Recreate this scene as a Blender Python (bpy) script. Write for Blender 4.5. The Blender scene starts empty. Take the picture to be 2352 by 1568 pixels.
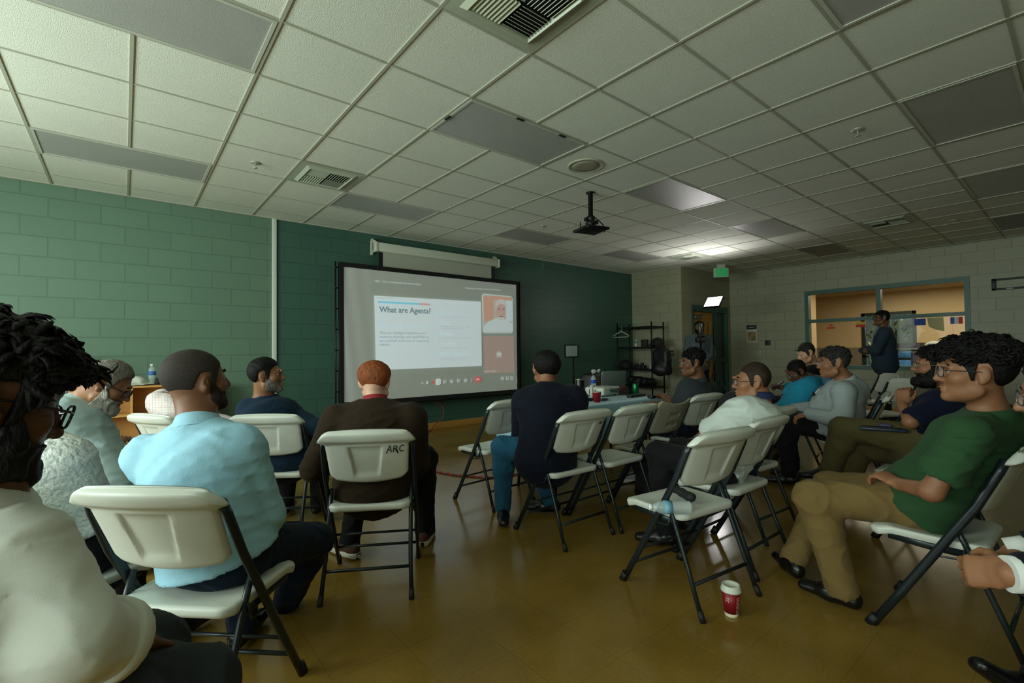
import bpy, bmesh, math, random
import numpy as np
from mathutils import Vector, Matrix
random.seed(7)
PI = math.pi
SC = bpy.context.scene
COL = SC.collection

# ------------------------------------------------------------------ camera
FPX, YAW, PIT, ROL = 1089.34, .685812, .0220938, -.0110093
CAM = np.array([0, 0, 1.22]); CEIL = 2.992
_cy, _sy, _cp, _sp = math.cos(YAW), math.sin(YAW), math.cos(PIT), math.sin(PIT)
CF = np.array([_sy*_cp, _cy*_cp, _sp]); _r = np.array([_cy, -_sy, 0]); _u = np.cross(_r, CF)
CR = _r*math.cos(ROL)+_u*math.sin(ROL); CU = -_r*math.sin(ROL)+_u*math.cos(ROL)
def ray(x, y): return CF+CR*(x-1176)/FPX-CU*(y-784)/FPX
def atd(x, y, D): return CAM+ray(x, y)*D               # point at a depth
def atz(x, y, z): d = ray(x, y); return CAM+d*(z-CAM[2])/d[2]
def aty(x, y, Y): d = ray(x, y); return CAM+d*Y/d[1]
def atx(x, y, X): d = ray(x, y); return CAM+d*X/d[0]
cd = bpy.data.cameras.new('camera'); co = bpy.data.objects.new('camera', cd); COL.objects.link(co)
cd.sensor_width = 36; cd.lens = FPX*36/2352; cd.clip_start = .02
M = Matrix([[CR[i], CU[i], -CF[i], CAM[i]] for i in range(3)]+[[0, 0, 0, 1]])
co.matrix_world = M; SC.camera = co

# ------------------------------------------------------------------ materials
def lin(c):
    return tuple((v/255/12.92 if v/255 <= .04045 else ((v/255+.055)/1.055)**2.4) for v in c)+(1,)
MATS = {}
def mat(name, col=(128, 128, 128), rough=.6, metal=0, bump=0, scale=60, var=0, spec=.5, emit=None, estr=1, alpha=1, trans=0, sheen=0, coat=0, vscale=None, stretch=None):
    if name in MATS: return MATS[name]
    m = bpy.data.materials.new(name); m.use_nodes = True; MATS[name] = m
    nt = m.node_tree; b = nt.nodes['Principled BSDF']
    c = lin(col)
    b.inputs['Base Color'].default_value = c; b.inputs['Roughness'].default_value = rough
    b.inputs['Metallic'].default_value = metal; b.inputs['Specular IOR Level'].default_value = spec
    b.inputs['Coat Weight'].default_value = coat; b.inputs['Coat Roughness'].default_value = .15
    if sheen: b.inputs['Sheen Weight'].default_value = sheen
    if trans: b.inputs['Transmission Weight'].default_value = trans
    if alpha < 1: b.inputs['Alpha'].default_value = alpha
    if emit: b.inputs['Emission Color'].default_value = lin(emit); b.inputs['Emission Strength'].default_value = estr
    if bump or var:
        tc = nt.nodes.new('ShaderNodeTexCoord'); vec = tc.outputs['Object']
        if stretch:
            mp = nt.nodes.new('ShaderNodeMapping'); mp.inputs['Scale'].default_value = stretch
            nt.links.new(vec, mp.inputs['Vector']); vec = mp.outputs['Vector']
        n = nt.nodes.new('ShaderNodeTexNoise'); n.inputs['Scale'].default_value = scale; n.inputs['Detail'].default_value = 3
        nt.links.new(vec, n.inputs['Vector'])
        if bump:
            bp = nt.nodes.new('ShaderNodeBump'); bp.inputs['Strength'].default_value = bump; bp.inputs['Distance'].default_value = .004
            nt.links.new(n.outputs['Fac'], bp.inputs['Height']); nt.links.new(bp.outputs['Normal'], b.inputs['Normal'])
        if var:
            n2 = nt.nodes.new('ShaderNodeTexNoise'); n2.inputs['Scale'].default_value = vscale or scale*.15; n2.inputs['Detail'].default_value = 4
            nt.links.new(vec, n2.inputs['Vector'])
            cr = nt.nodes.new('ShaderNodeValToRGB')
            cr.color_ramp.elements[0].position = .3; cr.color_ramp.elements[1].position = .7
            cr.color_ramp.elements[0].color = tuple(v*(1-var) for v in c[:3])+(1,)
            cr.color_ramp.elements[1].color = tuple(min(1, v*(1+var)) for v in c[:3])+(1,)
            nt.links.new(n2.outputs['Fac'], cr.inputs['Fac']); nt.links.new(cr.outputs['Color'], b.inputs['Base Color'])
    return m

# ------------------------------------------------------------------ mesh builder
class MB:
    def __init__(s): s.v = []; s.f = []; s.m = []; s.sm = []
    def add(s, vs, fs, mi=0, smooth=False):
        o = len(s.v); s.v += [tuple(map(float, p)) for p in vs]
        for f in fs: s.f.append([i+o for i in f]); s.m.append(mi); s.sm.append(smooth)
        return s
    def box(s, lo, hi, bev=0, mi=0, rot=None, seg=2):
        lo, hi = Vector(lo), Vector(hi); c = (lo+hi)/2; d = hi-lo
        bm = bmesh.new(); bmesh.ops.create_cube(bm, size=1)
        for v in bm.verts: v.co = Vector((v.co.x*d.x, v.co.y*d.y, v.co.z*d.z))
        if bev: bmesh.ops.bevel(bm, geom=list(bm.edges), offset=min(bev, min(d)*.49), segments=seg, profile=.5, affect='EDGES')
        R = rot or Matrix.Identity(3)
        bm.verts.index_update()
        s.add([R @ v.co+c for v in bm.verts], [[v.index for v in f.verts] for f in bm.faces], mi, bool(bev)); bm.free(); return s
    def cbox(s, c, size, bev=0, mi=0, rot=None):
        c = Vector(c); h = Vector(size)/2; return s.box(c-h, c+h, bev, mi, rot)
    def tube(s, pts, r, n=10, mi=0, closed=False, caps=True, flat=None, up=None):
        P = [Vector(p) for p in pts]; N = len(P); vs = []; fs = []
        rr = r if isinstance(r, (list, tuple)) else [r]*N
        prev = None
        for i in range(N):
            a = P[(i-1) % N] if (closed or i > 0) else P[i]; b = P[(i+1) % N] if (closed or i < N-1) else P[i]
            t = (b-a).normalized()
            if prev is None:
                ref = Vector(up) if up else (Vector((0, 0, 1)) if abs(t.z) < .9 else Vector((1, 0, 0)))
                x = (ref-t*ref.dot(t)).normalized()
            else: x = (prev-t*prev.dot(t)).normalized()
            prev = x; y = t.cross(x)
            fx, fy = flat or (1, 1)
            for k in range(n):
                an = 2*PI*k/n; vs.append(P[i]+(x*math.cos(an)*fx+y*math.sin(an)*fy)*rr[i])
        for i in range(N if closed else N-1):
            j = (i+1) % N
            for k in range(n): fs.append([i*n+k, i*n+(k+1) % n, j*n+(k+1) % n, j*n+k])
        s.add(vs, fs, mi, True)
        if caps and not closed:
            s.add(vs[:n], [list(range(n))[::-1]], mi); s.add(vs[-n:], [list(range(n))], mi)
        return s
    def lathe(s, prof, c=(0, 0, 0), n=24, mi=0, R=None, smooth=True):
        R = R or Matrix.Identity(3); c = Vector(c); vs = []; fs = []
        for (r, z) in prof:
            for k in range(n): a = 2*PI*k/n; vs.append(R @ Vector((r*math.cos(a), r*math.sin(a), z))+c)
        for i in range(len(prof)-1):
            for k in range(n): fs.append([i*n+k, i*n+(k+1) % n, (i+1)*n+(k+1) % n, (i+1)*n+k])
        s.add(vs, fs, mi, smooth)
        if prof[0][0] > 1e-5: s.add(vs[:n], [list(range(n))[::-1]], mi)
        if prof[-1][0] > 1e-5: s.add(vs[-n:], [list(range(n))], mi)
        return s
    def grid(s, P, mi=0, smooth=True, flip=False):
        nu, nv = len(P), len(P[0]); vs = [p for row in P for p in row]
        fs = [[i*nv+j, (i+1)*nv+j, (i+1)*nv+j+1, i*nv+j+1] for i in range(nu-1) for j in range(nv-1)]
        if flip: fs = [f[::-1] for f in fs]
        return s.add(vs, fs, mi, smooth)
    def poly(s, pts, mi=0): return s.add(pts, [list(range(len(pts)))], mi)
    def prism(s, pts, off, mi=0):
        n = len(pts); off = Vector(off); P = [Vector(p) for p in pts]
        return s.add(P+[p+off for p in P], [list(range(n))[::-1], list(range(n, 2*n))]+[[i, (i+1) % n, n+(i+1) % n, n+i] for i in range(n)], mi)
    def ball(s, c, r, n=14, mi=0, R=None):
        r = r if isinstance(r, (tuple, list)) else (r, r, r); R = R or Matrix.Identity(3); c = Vector(c)
        P = [[R @ Vector((r[0]*math.sin(PI*i/n)*math.cos(2*PI*k/(2*n)), r[1]*math.sin(PI*i/n)*math.sin(2*PI*k/(2*n)), r[2]*math.cos(PI*i/n)))+c for k in range(2*n+1)] for i in range(n+1)]
        return s.grid(P, mi, True)
    def mesh(s, name, mats):
        me = bpy.data.meshes.new(name); me.from_pydata(s.v, [], s.f)
        for m in (mats if isinstance(mats, (list, tuple)) else [mats]): me.materials.append(m)
        me.polygons.foreach_set('material_index', s.m); me.polygons.foreach_set('use_smooth', s.sm)
        bm = bmesh.new(); bm.from_mesh(me); bmesh.ops.remove_doubles(bm, verts=bm.verts, dist=1e-5)
        bmesh.ops.recalc_face_normals(bm, faces=bm.faces); bm.to_mesh(me); bm.free()
        return me
    def build(s, name, mats, parent=None, **kw):
        o = bpy.data.objects.new(name, s.mesh(name, mats)); COL.objects.link(o)
        if parent: o.parent = parent
        for k, v in kw.items(): o[k] = v
        return o
def tag(o, label, cat, group=None):
    o['label'] = label; o['category'] = cat
    if group: o['group'] = group
    return o
def empty(name, loc, th=0, label=None, cat=None, group=None):
    o = bpy.data.objects.new(name, None); COL.objects.link(o); o.location = [float(x) for x in loc]; o.rotation_euler = (0, 0, -th); o.empty_display_size = .1
    if label: tag(o, label, cat, group)
    return o
def struct(name, mb, mats): return mb.build(name, mats, None, kind='structure')
def copy_tree(o, parent=None):
    c = o.copy(); COL.objects.link(c)
    if parent: c.parent = parent
    for ch in list(o.children): copy_tree(ch, c)
    return c
def text(name, body, size, m, parent, fn, align='LEFT', bold=0, shear=0, space=1, label=None, sx=1):
    """lettering turned into a mesh; fn maps flat (x, y) to a point"""
    cu = bpy.data.curves.new(name, 'FONT'); cu.body = body; cu.size = size; cu.align_x = align; cu.offset = bold; cu.shear = shear; cu.space_line = space; cu.resolution_u = 3
    ob = bpy.data.objects.new(name, cu); COL.objects.link(ob)
    me = bpy.data.meshes.new_from_object(ob); bpy.data.objects.remove(ob); bpy.data.curves.remove(cu)
    for v in me.vertices: v.co = fn(v.co.x*sx, v.co.y)
    me.materials.clear(); me.materials.append(m); me.name = name
    o = bpy.data.objects.new(name, me); COL.objects.link(o); o.parent = parent
    if label: o['label'] = label
    return o
# ------------------------------------------------------------------ room shell
XL, YB, YW, XR, YD, XC = -2.7, -3.2, 6.70, 11.2, 5.45, 9.08
GX = lambda i: i*.61-1.19489
GY = lambda j: j*.61+2.68413
def block_mat(name, col, col2, bump=.9, mort=.006, soft=.1, rough=.45):
    """painted concrete block, running bond, raised from a brick texture in metres"""
    m = bpy.data.materials.new(name); m.use_nodes = True; nt = m.node_tree; b = nt.nodes['Principled BSDF']
    tc = nt.nodes.new('ShaderNodeTexCoord'); sx = nt.nodes.new('ShaderNodeSeparateXYZ'); cx = nt.nodes.new('ShaderNodeCombineXYZ')
    ad = nt.nodes.new('ShaderNodeMath'); ad.operation = 'ADD'
    nt.links.new(tc.outputs['Object'], sx.inputs[0]); nt.links.new(sx.outputs['X'], ad.inputs[0]); nt.links.new(sx.outputs['Y'], ad.inputs[1])
    nt.links.new(ad.outputs[0], cx.inputs['X']); nt.links.new(sx.outputs['Z'], cx.inputs['Y'])
    br = nt.nodes.new('ShaderNodeTexBrick'); br.offset = .5; br.inputs['Scale'].default_value = 1
    br.inputs['Brick Width'].default_value = .4064; br.inputs['Row Height'].default_value = .2032; br.inputs['Mortar Size'].default_value = mort; br.inputs['Mortar Smooth'].default_value = soft; br.inputs['Bias'].default_value = 0
    br.inputs['Color1'].default_value = lin(col); br.inputs['Color2'].default_value = lin(col2); br.inputs['Mortar'].default_value = lin([c*.93 for c in col])
    nt.links.new(cx.outputs[0], br.inputs['Vector'])
    nz = nt.nodes.new('ShaderNodeTexNoise'); nz.inputs['Scale'].default_value = 90; nz.inputs['Detail'].default_value = 4; nt.links.new(tc.outputs['Object'], nz.inputs['Vector'])
    iv = nt.nodes.new('ShaderNodeMath'); iv.operation = 'MULTIPLY'; iv.inputs[1].default_value = -1; nt.links.new(br.outputs['Fac'], iv.inputs[0])
    mx = nt.nodes.new('ShaderNodeMath'); mx.operation = 'MULTIPLY_ADD'; mx.inputs[1].default_value = .12; nt.links.new(nz.outputs['Fac'], mx.inputs[0]); nt.links.new(iv.outputs[0], mx.inputs[2])
    bp = nt.nodes.new('ShaderNodeBump'); bp.inputs['Strength'].default_value = bump; bp.inputs['Distance'].default_value = .006
    nt.links.new(mx.outputs[0], bp.inputs['Height']); nt.links.new(bp.outputs['Normal'], b.inputs['Normal'])
    nt.links.new(br.outputs['Color'], b.inputs['Base Color']); b.inputs['Roughness'].default_value = rough
    return m
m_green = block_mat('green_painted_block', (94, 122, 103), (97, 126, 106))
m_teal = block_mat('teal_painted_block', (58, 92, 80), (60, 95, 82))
m_beige = block_mat('cream_painted_block', (150, 150, 124), (154, 154, 128))
def floor_mat():
    m = bpy.data.materials.new('waxed_tile_floor'); m.use_nodes = True; nt = m.node_tree; b = nt.nodes['Principled BSDF']
    tc = nt.nodes.new('ShaderNodeTexCoord')
    n = nt.nodes.new('ShaderNodeTexNoise'); n.inputs['Scale'].default_value = 70; n.inputs['Detail'].default_value = 6; n.inputs['Roughness'].default_value = .7
    n2 = nt.nodes.new('ShaderNodeTexNoise'); n2.inputs['Scale'].default_value = 2.2; n2.inputs['Detail'].default_value = 5
    for k in (n, n2): nt.links.new(tc.outputs['Object'], k.inputs['Vector'])
    cr = nt.nodes.new('ShaderNodeValToRGB'); e = cr.color_ramp.elements
    e[0].position = .3; e[0].color = lin((112, 87, 34)); e[1].position = .72; e[1].color = lin((150, 119, 54))
    a = nt.nodes.new('ShaderNodeMath'); a.operation = 'MULTIPLY_ADD'; a.inputs[1].default_value = .35; nt.links.new(n.outputs['Fac'], a.inputs[0])
    h = nt.nodes.new('ShaderNodeMath'); h.operation = 'MULTIPLY'; h.inputs[1].default_value = .65; nt.links.new(n2.outputs['Fac'], h.inputs[0]); nt.links.new(h.outputs[0], a.inputs[2])
    nt.links.new(a.outputs[0], cr.inputs['Fac'])
    br = nt.nodes.new('ShaderNodeTexBrick'); br.offset = 0; br.inputs['Scale'].default_value = 1; br.inputs['Brick Width'].default_value = .305; br.inputs['Row Height'].default_value = .305; br.inputs['Mortar Size'].default_value = .0012
    nt.links.new(tc.outputs['Object'], br.inputs['Vector'])
    mx = nt.nodes.new('ShaderNodeMixRGB'); mx.blend_type = 'MULTIPLY'; mx.inputs['Color2'].default_value = (.72, .7, .62, 1)
    nt.links.new(br.outputs['Fac'], mx.inputs['Fac']); nt.links.new(cr.outputs['Color'], mx.inputs['Color1']); nt.links.new(mx.outputs[0], b.inputs['Base Color'])
    rr = nt.nodes.new('ShaderNodeMapRange'); rr.inputs['To Min'].default_value = .1; rr.inputs['To Max'].default_value = .27; nt.links.new(n2.outputs['Fac'], rr.inputs['Value']); nt.links.new(rr.outputs[0], b.inputs['Roughness'])
    bp = nt.nodes.new('ShaderNodeBump'); bp.inputs['Strength'].default_value = .06; bp.inputs['Distance'].default_value = .003
    n3 = nt.nodes.new('ShaderNodeTexNoise'); n3.inputs['Scale'].default_value = 11; nt.links.new(tc.outputs['Object'], n3.inputs['Vector']); nt.links.new(n3.outputs['Fac'], bp.inputs['Height']); nt.links.new(bp.outputs['Normal'], b.inputs['Normal'])
    b.inputs['Specular IOR Level'].default_value = .5
    return m
T = .15
struct('floor', MB().box((XL-.2, YB-.2, -.1), (17.5, 8, 0)), floor_mat())
m_tile = mat('ceiling_tile', (222, 226, 212), .9, bump=.7, scale=220, var=.03, vscale=1.5)
struct('ceiling', MB().box((XL-.2, YB-.2, CEIL), (XR+.15, YW+.15, CEIL+.1)), m_tile)
m_bar = mat('ceiling_bar', (168, 170, 154), .6)
g = MB()
def split(p, iv):
    """keeps the bars of the grid off the light panels"""
    return iv
LIGHTS = [(1, 0), (1, 4), (5, 0), (5, 4), (9, 0), (9, 4), (13, 0), (13, 4), (17, 0), (5, -4), (9, -4), (13, -4), (17, -4), (1, -4), (1, -8), (5, -8), (9, -8)]
for i in range(-2, 21):
    x = GX(i)
    if not XL < x < XR: continue
    cuts = sorted((GY(r), GY(r+1)) for (c, r) in LIGHTS if c+1 == i)
    y = YB; yend = YW if x < XC else YD
    for a, b_ in cuts+[(yend, yend)]:
        a = max(a, YB); 
        if a > y: g.box((x-.0095, y, CEIL-.006), (x+.0095, a, CEIL+.001))
        y = max(y, b_)
    if y < yend: pass
for j in range(-9, 7):
    y = GY(j)
    if YB < y < YW: g.box((XL, y-.0085, CEIL-.004), (XR if y < YD else XC, y+.0085, CEIL+.001))
struct('trim_1', g, m_bar)
g = MB(); w = .022
g.box((XL, YW-w, CEIL-.012), (XC, YW, CEIL)); g.box((XC, YD-w, CEIL-.012), (XR, YD, CEIL)); g.box((XR-w, YB, CEIL-.012), (XR, YD, CEIL)); g.box((XC-w, YD-w, CEIL-.012), (XC, YW, CEIL)); g.box((XL, YB, CEIL-.012), (XL+w, YW, CEIL))
struct('trim_2', g, m_bar)
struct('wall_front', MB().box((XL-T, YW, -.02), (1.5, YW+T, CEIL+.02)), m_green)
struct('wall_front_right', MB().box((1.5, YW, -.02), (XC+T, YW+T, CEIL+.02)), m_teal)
struct('wall_corner', MB().box((XC, YD+T, -.02), (XC+T, YW+.001, CEIL+.02)), m_beige)
# wall with the entrance door in it
dx0, dx1, dz = 9.47, 11.04, 2.2
struct('wall_door', MB().box((XC, YD, -.02), (dx0, YD+T, CEIL+.02)).box((dx1, YD, -.02), (XR+T, YD+T, CEIL+.02)).box((dx0, YD, dz), (dx1, YD+T, CEIL+.02)), m_beige)
# right wall with the long interior window
wy0, wy1, wz0, wz1 = 1.30, 3.84, .80, 2.43
struct('wall_right', MB().box((XR, YB, -.02), (XR+T, wy0, CEIL+.02)).box((XR, wy1, -.02), (XR+T, YD, CEIL+.02)).box((XR, wy0, -.02), (XR+T, wy1, wz0)).box((XR, wy0, wz1), (XR+T, wy1, CEIL+.02)), m_beige)
struct('wall_rear', MB().box((XL-T, YB-T, -.02), (XR+T, YB, CEIL+.02)), m_beige)
# daylight wall on the left, outside the frame: two wide windows
lw = [(-2.6, .9), (1.7, 5.2)]; lz0, lz1 = .95, 2.55
mb = MB(); y = YB
for a, b_ in lw: mb.box((XL-T, y, -.02), (XL, a, CEIL+.02)); mb.box((XL-T, a, -.02), (XL, b_, lz0)); mb.box((XL-T, a, lz1), (XL, b_, CEIL+.02)); y = b_
mb.box((XL-T, y, -.02), (XL, YW, CEIL+.02)); struct('wall_left', mb, m_beige)
m_frame = mat('teal_frame_paint', (40, 88, 76), .4, bump=.1, scale=40)
m_lens_glass = None
for k, (a, b_) in enumerate(lw):
    mb = MB()
    for yy in (a, (a+b_)/2-.03, b_-.06): mb.box((XL-.1, yy, lz0), (XL-.04, yy+.06, lz1))
    for zz in (lz0, lz1-.06): mb.box((XL-.1, a, zz), (XL-.04, b_, zz+.06))
    struct('window_%d' % (k+2), mb, m_frame)
# baseboards
m_base = mat('tan_baseboard', (176, 130, 62), .45)
struct('baseboard_front', MB().box((XL, YW-.012, 0), (XC, YW, .105), .003), m_base)
struct('baseboard_right', MB().box((XR-.012, YB, 0), (XR, YD, .105), .003), m_base)
struct('baseboard_corner', MB().box((XC-.012, YD, 0), (XC, YW, .105), .003), m_base)
struct('baseboard_door', MB().box((XC, YD-.012, 0), (dx0-.06, YD, .105), .003), m_base)

# ------------------------------------------------------------------ interior window and the room behind
def glass_mat():
    m = bpy.data.materials.new('window_glass'); m.use_nodes = True; nt = m.node_tree; nt.nodes.remove(nt.nodes['Principled BSDF'])
    t = nt.nodes.new('ShaderNodeBsdfTransparent'); gl = nt.nodes.new('ShaderNodeBsdfGlossy'); gl.inputs['Roughness'].default_value = .02
    fr = nt.nodes.new('ShaderNodeFresnel'); fr.inputs['IOR'].default_value = 1.12; mx = nt.nodes.new('ShaderNodeMixShader')
    t.inputs['Color'].default_value = (.92, .95, .93, 1)
    nt.links.new(fr.outputs[0], mx.inputs[0]); nt.links.new(t.outputs[0], mx.inputs[1]); nt.links.new(gl.outputs[0], mx.inputs[2]); nt.links.new(mx.outputs[0], nt.nodes['Material Output'].inputs['Surface'])
    return m
m_glass = glass_mat()
win = struct('window_1', MB().box((XR-.02, wy0, wz0), (XR+.13, wy0+.07, wz1)).box((XR-.02, wy1-.07, wz0), (XR+.13, wy1, wz1)).box((XR-.02, wy0+.07, wz0), (XR+.13, wy1-.07, wz0+.08)).box((XR-.02, wy0+.07, wz1-.075), (XR+.13, wy1-.07, wz1)).box((XR-.015, 2.535, wz0+.08), (XR+.12, 2.61, wz1-.075)).box((XR-.012, wy0+.07, 1.765), (XR+.115, 2.535, 1.83)).box((XR-.012, 2.61, 1.765), (XR+.115, wy1-.07, 1.83)), m_frame)
for a, b_ in ((wy0+.07, 2.535), (2.61, wy1-.07)):
    for c, d in ((wz0+.08, 1.765), (1.83, wz1-.075)):
        MB().box((XR+.05, a, c), (XR+.056, b_, d)).build('pane', m_glass, win)
XO = 16.2
m_warm = mat('warm_cream_wall', (205, 180, 138), .7, bump=.2, scale=30); m_grey = mat('taupe_wall_paint', (128, 118, 100), .7)
# near return wall seen through the left panes, far wall with a glass door
struct('wall_return', MB().box((XR+T, 4.35, 1.24), (13.4, 4.5, CEIL)).box((XR+T, 4.345, 0), (13.405, 4.505, 1.24), mi=1), [m_warm, m_grey])
struct('wall_return_side', MB().box((13.4, 6.4, 0), (XO, 6.5, CEIL)), m_warm)
oy0, oy1 = 2.92, 4.12
mbw = MB()
for (y0, y1, z0, z1) in ((-1, oy0, 0, CEIL), (oy1, 6.5, 0, CEIL), (oy0, oy1, 2.2, CEIL)):
    mbw.box((XO, y0, max(z0, 1.24)), (XO+.1, y1, z1), mi=0)
    if z0 < 1: mbw.box((XO, y0, 0), (XO+.1, y1, 1.24), mi=1)
struct('wall_far', mbw, [m_warm, m_grey])
struct('wall_side', MB().box((XR+T, -1.1, 0), (XO, -1, CEIL)), m_warm)
struct('ceiling_far', MB().box((XR+.16, -1, CEIL-.25), (XO, 6.5, CEIL-.15)), mat('far_ceiling_tile', (190, 180, 160), .9))
d2 = struct('door_2', MB().box((XO-.03, oy0, 0), (XO+.05, oy0+.08, 2.2)).box((XO-.03, oy1-.08, 0), (XO+.05, oy1, 2.2)).box((XO-.03, oy0, 2.12), (XO+.05, oy1, 2.2)).box((XO-.03, (oy0+oy1)/2-.05, 0), (XO+.05, (oy0+oy1)/2+.05, 2.2)).box((XO-.03, oy0, .95), (XO+.05, oy1, 1.02)).box((XO-.03, oy0, 0), (XO+.05, oy1, .25)), mat('dark_door_frame', (30, 34, 32), .5))
MB().box((XO, oy0, .2), (XO+.006, oy1, 2.2)).build('pane', m_glass, d2)
def hedge_mat():
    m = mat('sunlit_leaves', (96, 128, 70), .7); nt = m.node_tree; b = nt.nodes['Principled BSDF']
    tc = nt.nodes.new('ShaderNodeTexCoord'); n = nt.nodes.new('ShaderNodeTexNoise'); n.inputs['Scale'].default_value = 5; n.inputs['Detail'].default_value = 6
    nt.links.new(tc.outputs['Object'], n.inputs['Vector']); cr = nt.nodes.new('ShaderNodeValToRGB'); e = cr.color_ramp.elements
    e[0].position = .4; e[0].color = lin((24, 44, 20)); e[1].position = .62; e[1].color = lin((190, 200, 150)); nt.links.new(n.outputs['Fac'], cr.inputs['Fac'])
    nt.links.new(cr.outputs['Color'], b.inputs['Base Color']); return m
mb = MB(); rnd = random.Random(3)
for k in range(500):
    c = Vector((17.0+rnd.random()*.4, 2+rnd.random()*3, rnd.random()*2.6)); s_ = .08+.08*rnd.random(); a = Vector((rnd.gauss(0, 1), rnd.gauss(0, 1), rnd.gauss(0, 1))).normalized()*s_; b2 = Vector((rnd.gauss(0, 1), rnd.gauss(0, 1), rnd.gauss(0, 1))).normalized()*s_
    mb.poly([c-a, c-b2*.5, c+a, c+b2*.5])
hd = mb.build('hedge', hedge_mat()); hd['kind'] = 'stuff'; tag(hd, 'sunlit green leaves outside the glass door of the far room', 'hedge')

# ------------------------------------------------------------------ entrance door
fr = MB()
fr.box((dx0, YD-.02, 0), (dx0+.06, YD+.14, dz)).box((dx1-.06, YD-.02, 0), (dx1, YD+.14, dz)).box((dx0+.06, YD-.02, dz-.13), (dx1-.06, YD+.14, dz)).box((10.42, YD-.018, 0), (10.56, YD+.13, dz-.13)).box((10.56, YD-.01, 0), (dx1-.06, YD+.12, .12)).box((10.56, YD-.01, .93), (dx1-.06, YD+.12, 1.05))
dfr = struct('trim_3', fr, m_frame)
MB().box((10.56, YD+.05, .1), (dx1-.06, YD+.056, dz-.1)).build('pane', mat('dark_sidelight_glass', (40, 58, 50), .08, spec=.6), dfr)
m_door = mat('yellow_stained_door', (186, 132, 34), .4, bump=.1, scale=20, var=.12, stretch=(8, 8, .6))
dr = struct('door_1', MB().box((dx0+.065, YD+.03, .01), (10.17, YD+.075, dz-.135)).box((10.32, YD+.03, .01), (10.415, YD+.075, dz-.135)).box((10.17, YD+.03, .01), (10.32, YD+.075, 1.1)).box((10.17, YD+.03, 1.86), (10.32, YD+.075, dz-.135)), m_door)
MB().box((10.17, YD+.045, 1.1), (10.32, YD+.055, 1.86)).build('pane', mat('door_lite_glass', (150, 130, 70), .15), dr)
MB().box((dx0+.1, YD-.03, 1.9), (dx0+.42, YD+.03, 1.98), .01).tube([(dx0+.3, YD-.02, 1.97), (dx0+.2, YD-.22, 2.02), (dx0+.34, YD-.01, 2.06)], .01).build('door_closer', mat('closer_grey', (110, 112, 108), .35, .6), dr)
MB().tube([(10.37, YD+.02, 1.0), (10.37, YD-.05, 1.0), (10.26, YD-.05, 1.0)], .012).build('door_handle', mat('brushed_steel', (150, 150, 148), .3, 1), dr)
# conduit down the green wall
o = MB().box((1.475, YW-.03, .1), (1.53, YW, CEIL-.01), .006).build('wire_conduit', mat('conduit_white', (205, 212, 200), .45)); tag(o, 'white vertical wire channel running floor to ceiling on the green wall', 'conduit')
# ------------------------------------------------------------------ soft shapes: distance fields turned into one mesh (surface nets)
def V3(p): return np.array([float(p[0]), float(p[1]), float(p[2])])
def unit(v): v = V3(v); return v/max(1e-9, np.linalg.norm(v))
class Pr:
    def __init__(s, f, lo, hi, k=.02, op='u'): s.f, s.lo, s.hi, s.k, s.op = f, np.array(lo), np.array(hi), k, op
def cone(a, b, ra, rb, k=.02, op='u', bend=0):
    a, b = V3(a), V3(b); ab = b-a; L2 = max(1e-9, ab@ab); R = max(ra, rb)
    def f(X, Y, Z):
        t = np.clip(((X-a[0])*ab[0]+(Y-a[1])*ab[1]+(Z-a[2])*ab[2])/L2, 0, 1)
        return np.sqrt((X-a[0]-t*ab[0])**2+(Y-a[1]-t*ab[1])**2+(Z-a[2]-t*ab[2])**2)-(ra+(rb-ra)*t)
    return Pr(f, np.minimum(a, b)-R, np.maximum(a, b)+R, k, op)
def ball(c, r, k=.02, op='u'): return cone(c, c, r, r, k, op)
def ell(c, rad, R=None, k=.02, op='u'):
    c = V3(c); R = np.eye(3) if R is None else np.array(R); rad = np.array(rad, float); m = max(rad)
    def f(X, Y, Z):
        q0 = 0; q1 = 0
        for i in range(3):
            l = (X-c[0])*R[0, i]+(Y-c[1])*R[1, i]+(Z-c[2])*R[2, i]
            q0 = q0+(l/rad[i])**2; q1 = q1+(l/rad[i]**2)**2
        q0 = np.sqrt(q0); return q0*(q0-1)/np.maximum(np.sqrt(q1), 1e-6)
    return Pr(f, c-m, c+m, k, op)
def econe(a, b, side, wa, da, wb, db, k=.03, op='u', p=2.0):
    a, b = V3(a), V3(b); ab = b-a; L = np.linalg.norm(ab); ax = ab/max(L, 1e-9)
    s = V3(side); s = unit(s-ax*(s@ax)); dp = np.cross(ax, s); m = max(wa, wb, da, db)
    def f(X, Y, Z):
        x, y, z = X-a[0], Y-a[1], Z-a[2]
        h = x*ax[0]+y*ax[1]+z*ax[2]; t = np.clip(h/L, 0, 1); e = h-t*L
        es = x*s[0]+y*s[1]+z*s[2]; ed = x*dp[0]+y*dp[1]+z*dp[2]
        w = wa+(wb-wa)*t; d = da+(db-da)*t; mn = np.minimum(w, d)
        q = (np.abs(es/w)**p+np.abs(ed/d)**p+np.abs(e/mn)**p)**(1/p)
        n = np.sqrt(es**2+ed**2+e**2)
        return np.where(q > 1e-4, n*(1-1/np.maximum(q, 1e-4)), -mn)
    return Pr(f, np.minimum(a, b)-m, np.maximum(a, b)+m, k, op)
def rbox(c, half, r=.02, R=None, k=.02, op='u'):
    c = V3(c); R = np.eye(3) if R is None else np.array(R); half = np.array(half, float); m = np.linalg.norm(half)
    def f(X, Y, Z):
        o = 0; mx = None
        for i in range(3):
            q = np.abs((X-c[0])*R[0, i]+(Y-c[1])*R[1, i]+(Z-c[2])*R[2, i])-(half[i]-r)
            o = o+np.maximum(q, 0)**2; mx = q if mx is None else np.maximum(mx, q)
        return np.sqrt(o)+np.minimum(mx, 0)-r
    return Pr(f, c-m, c+m, k, op)
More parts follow.
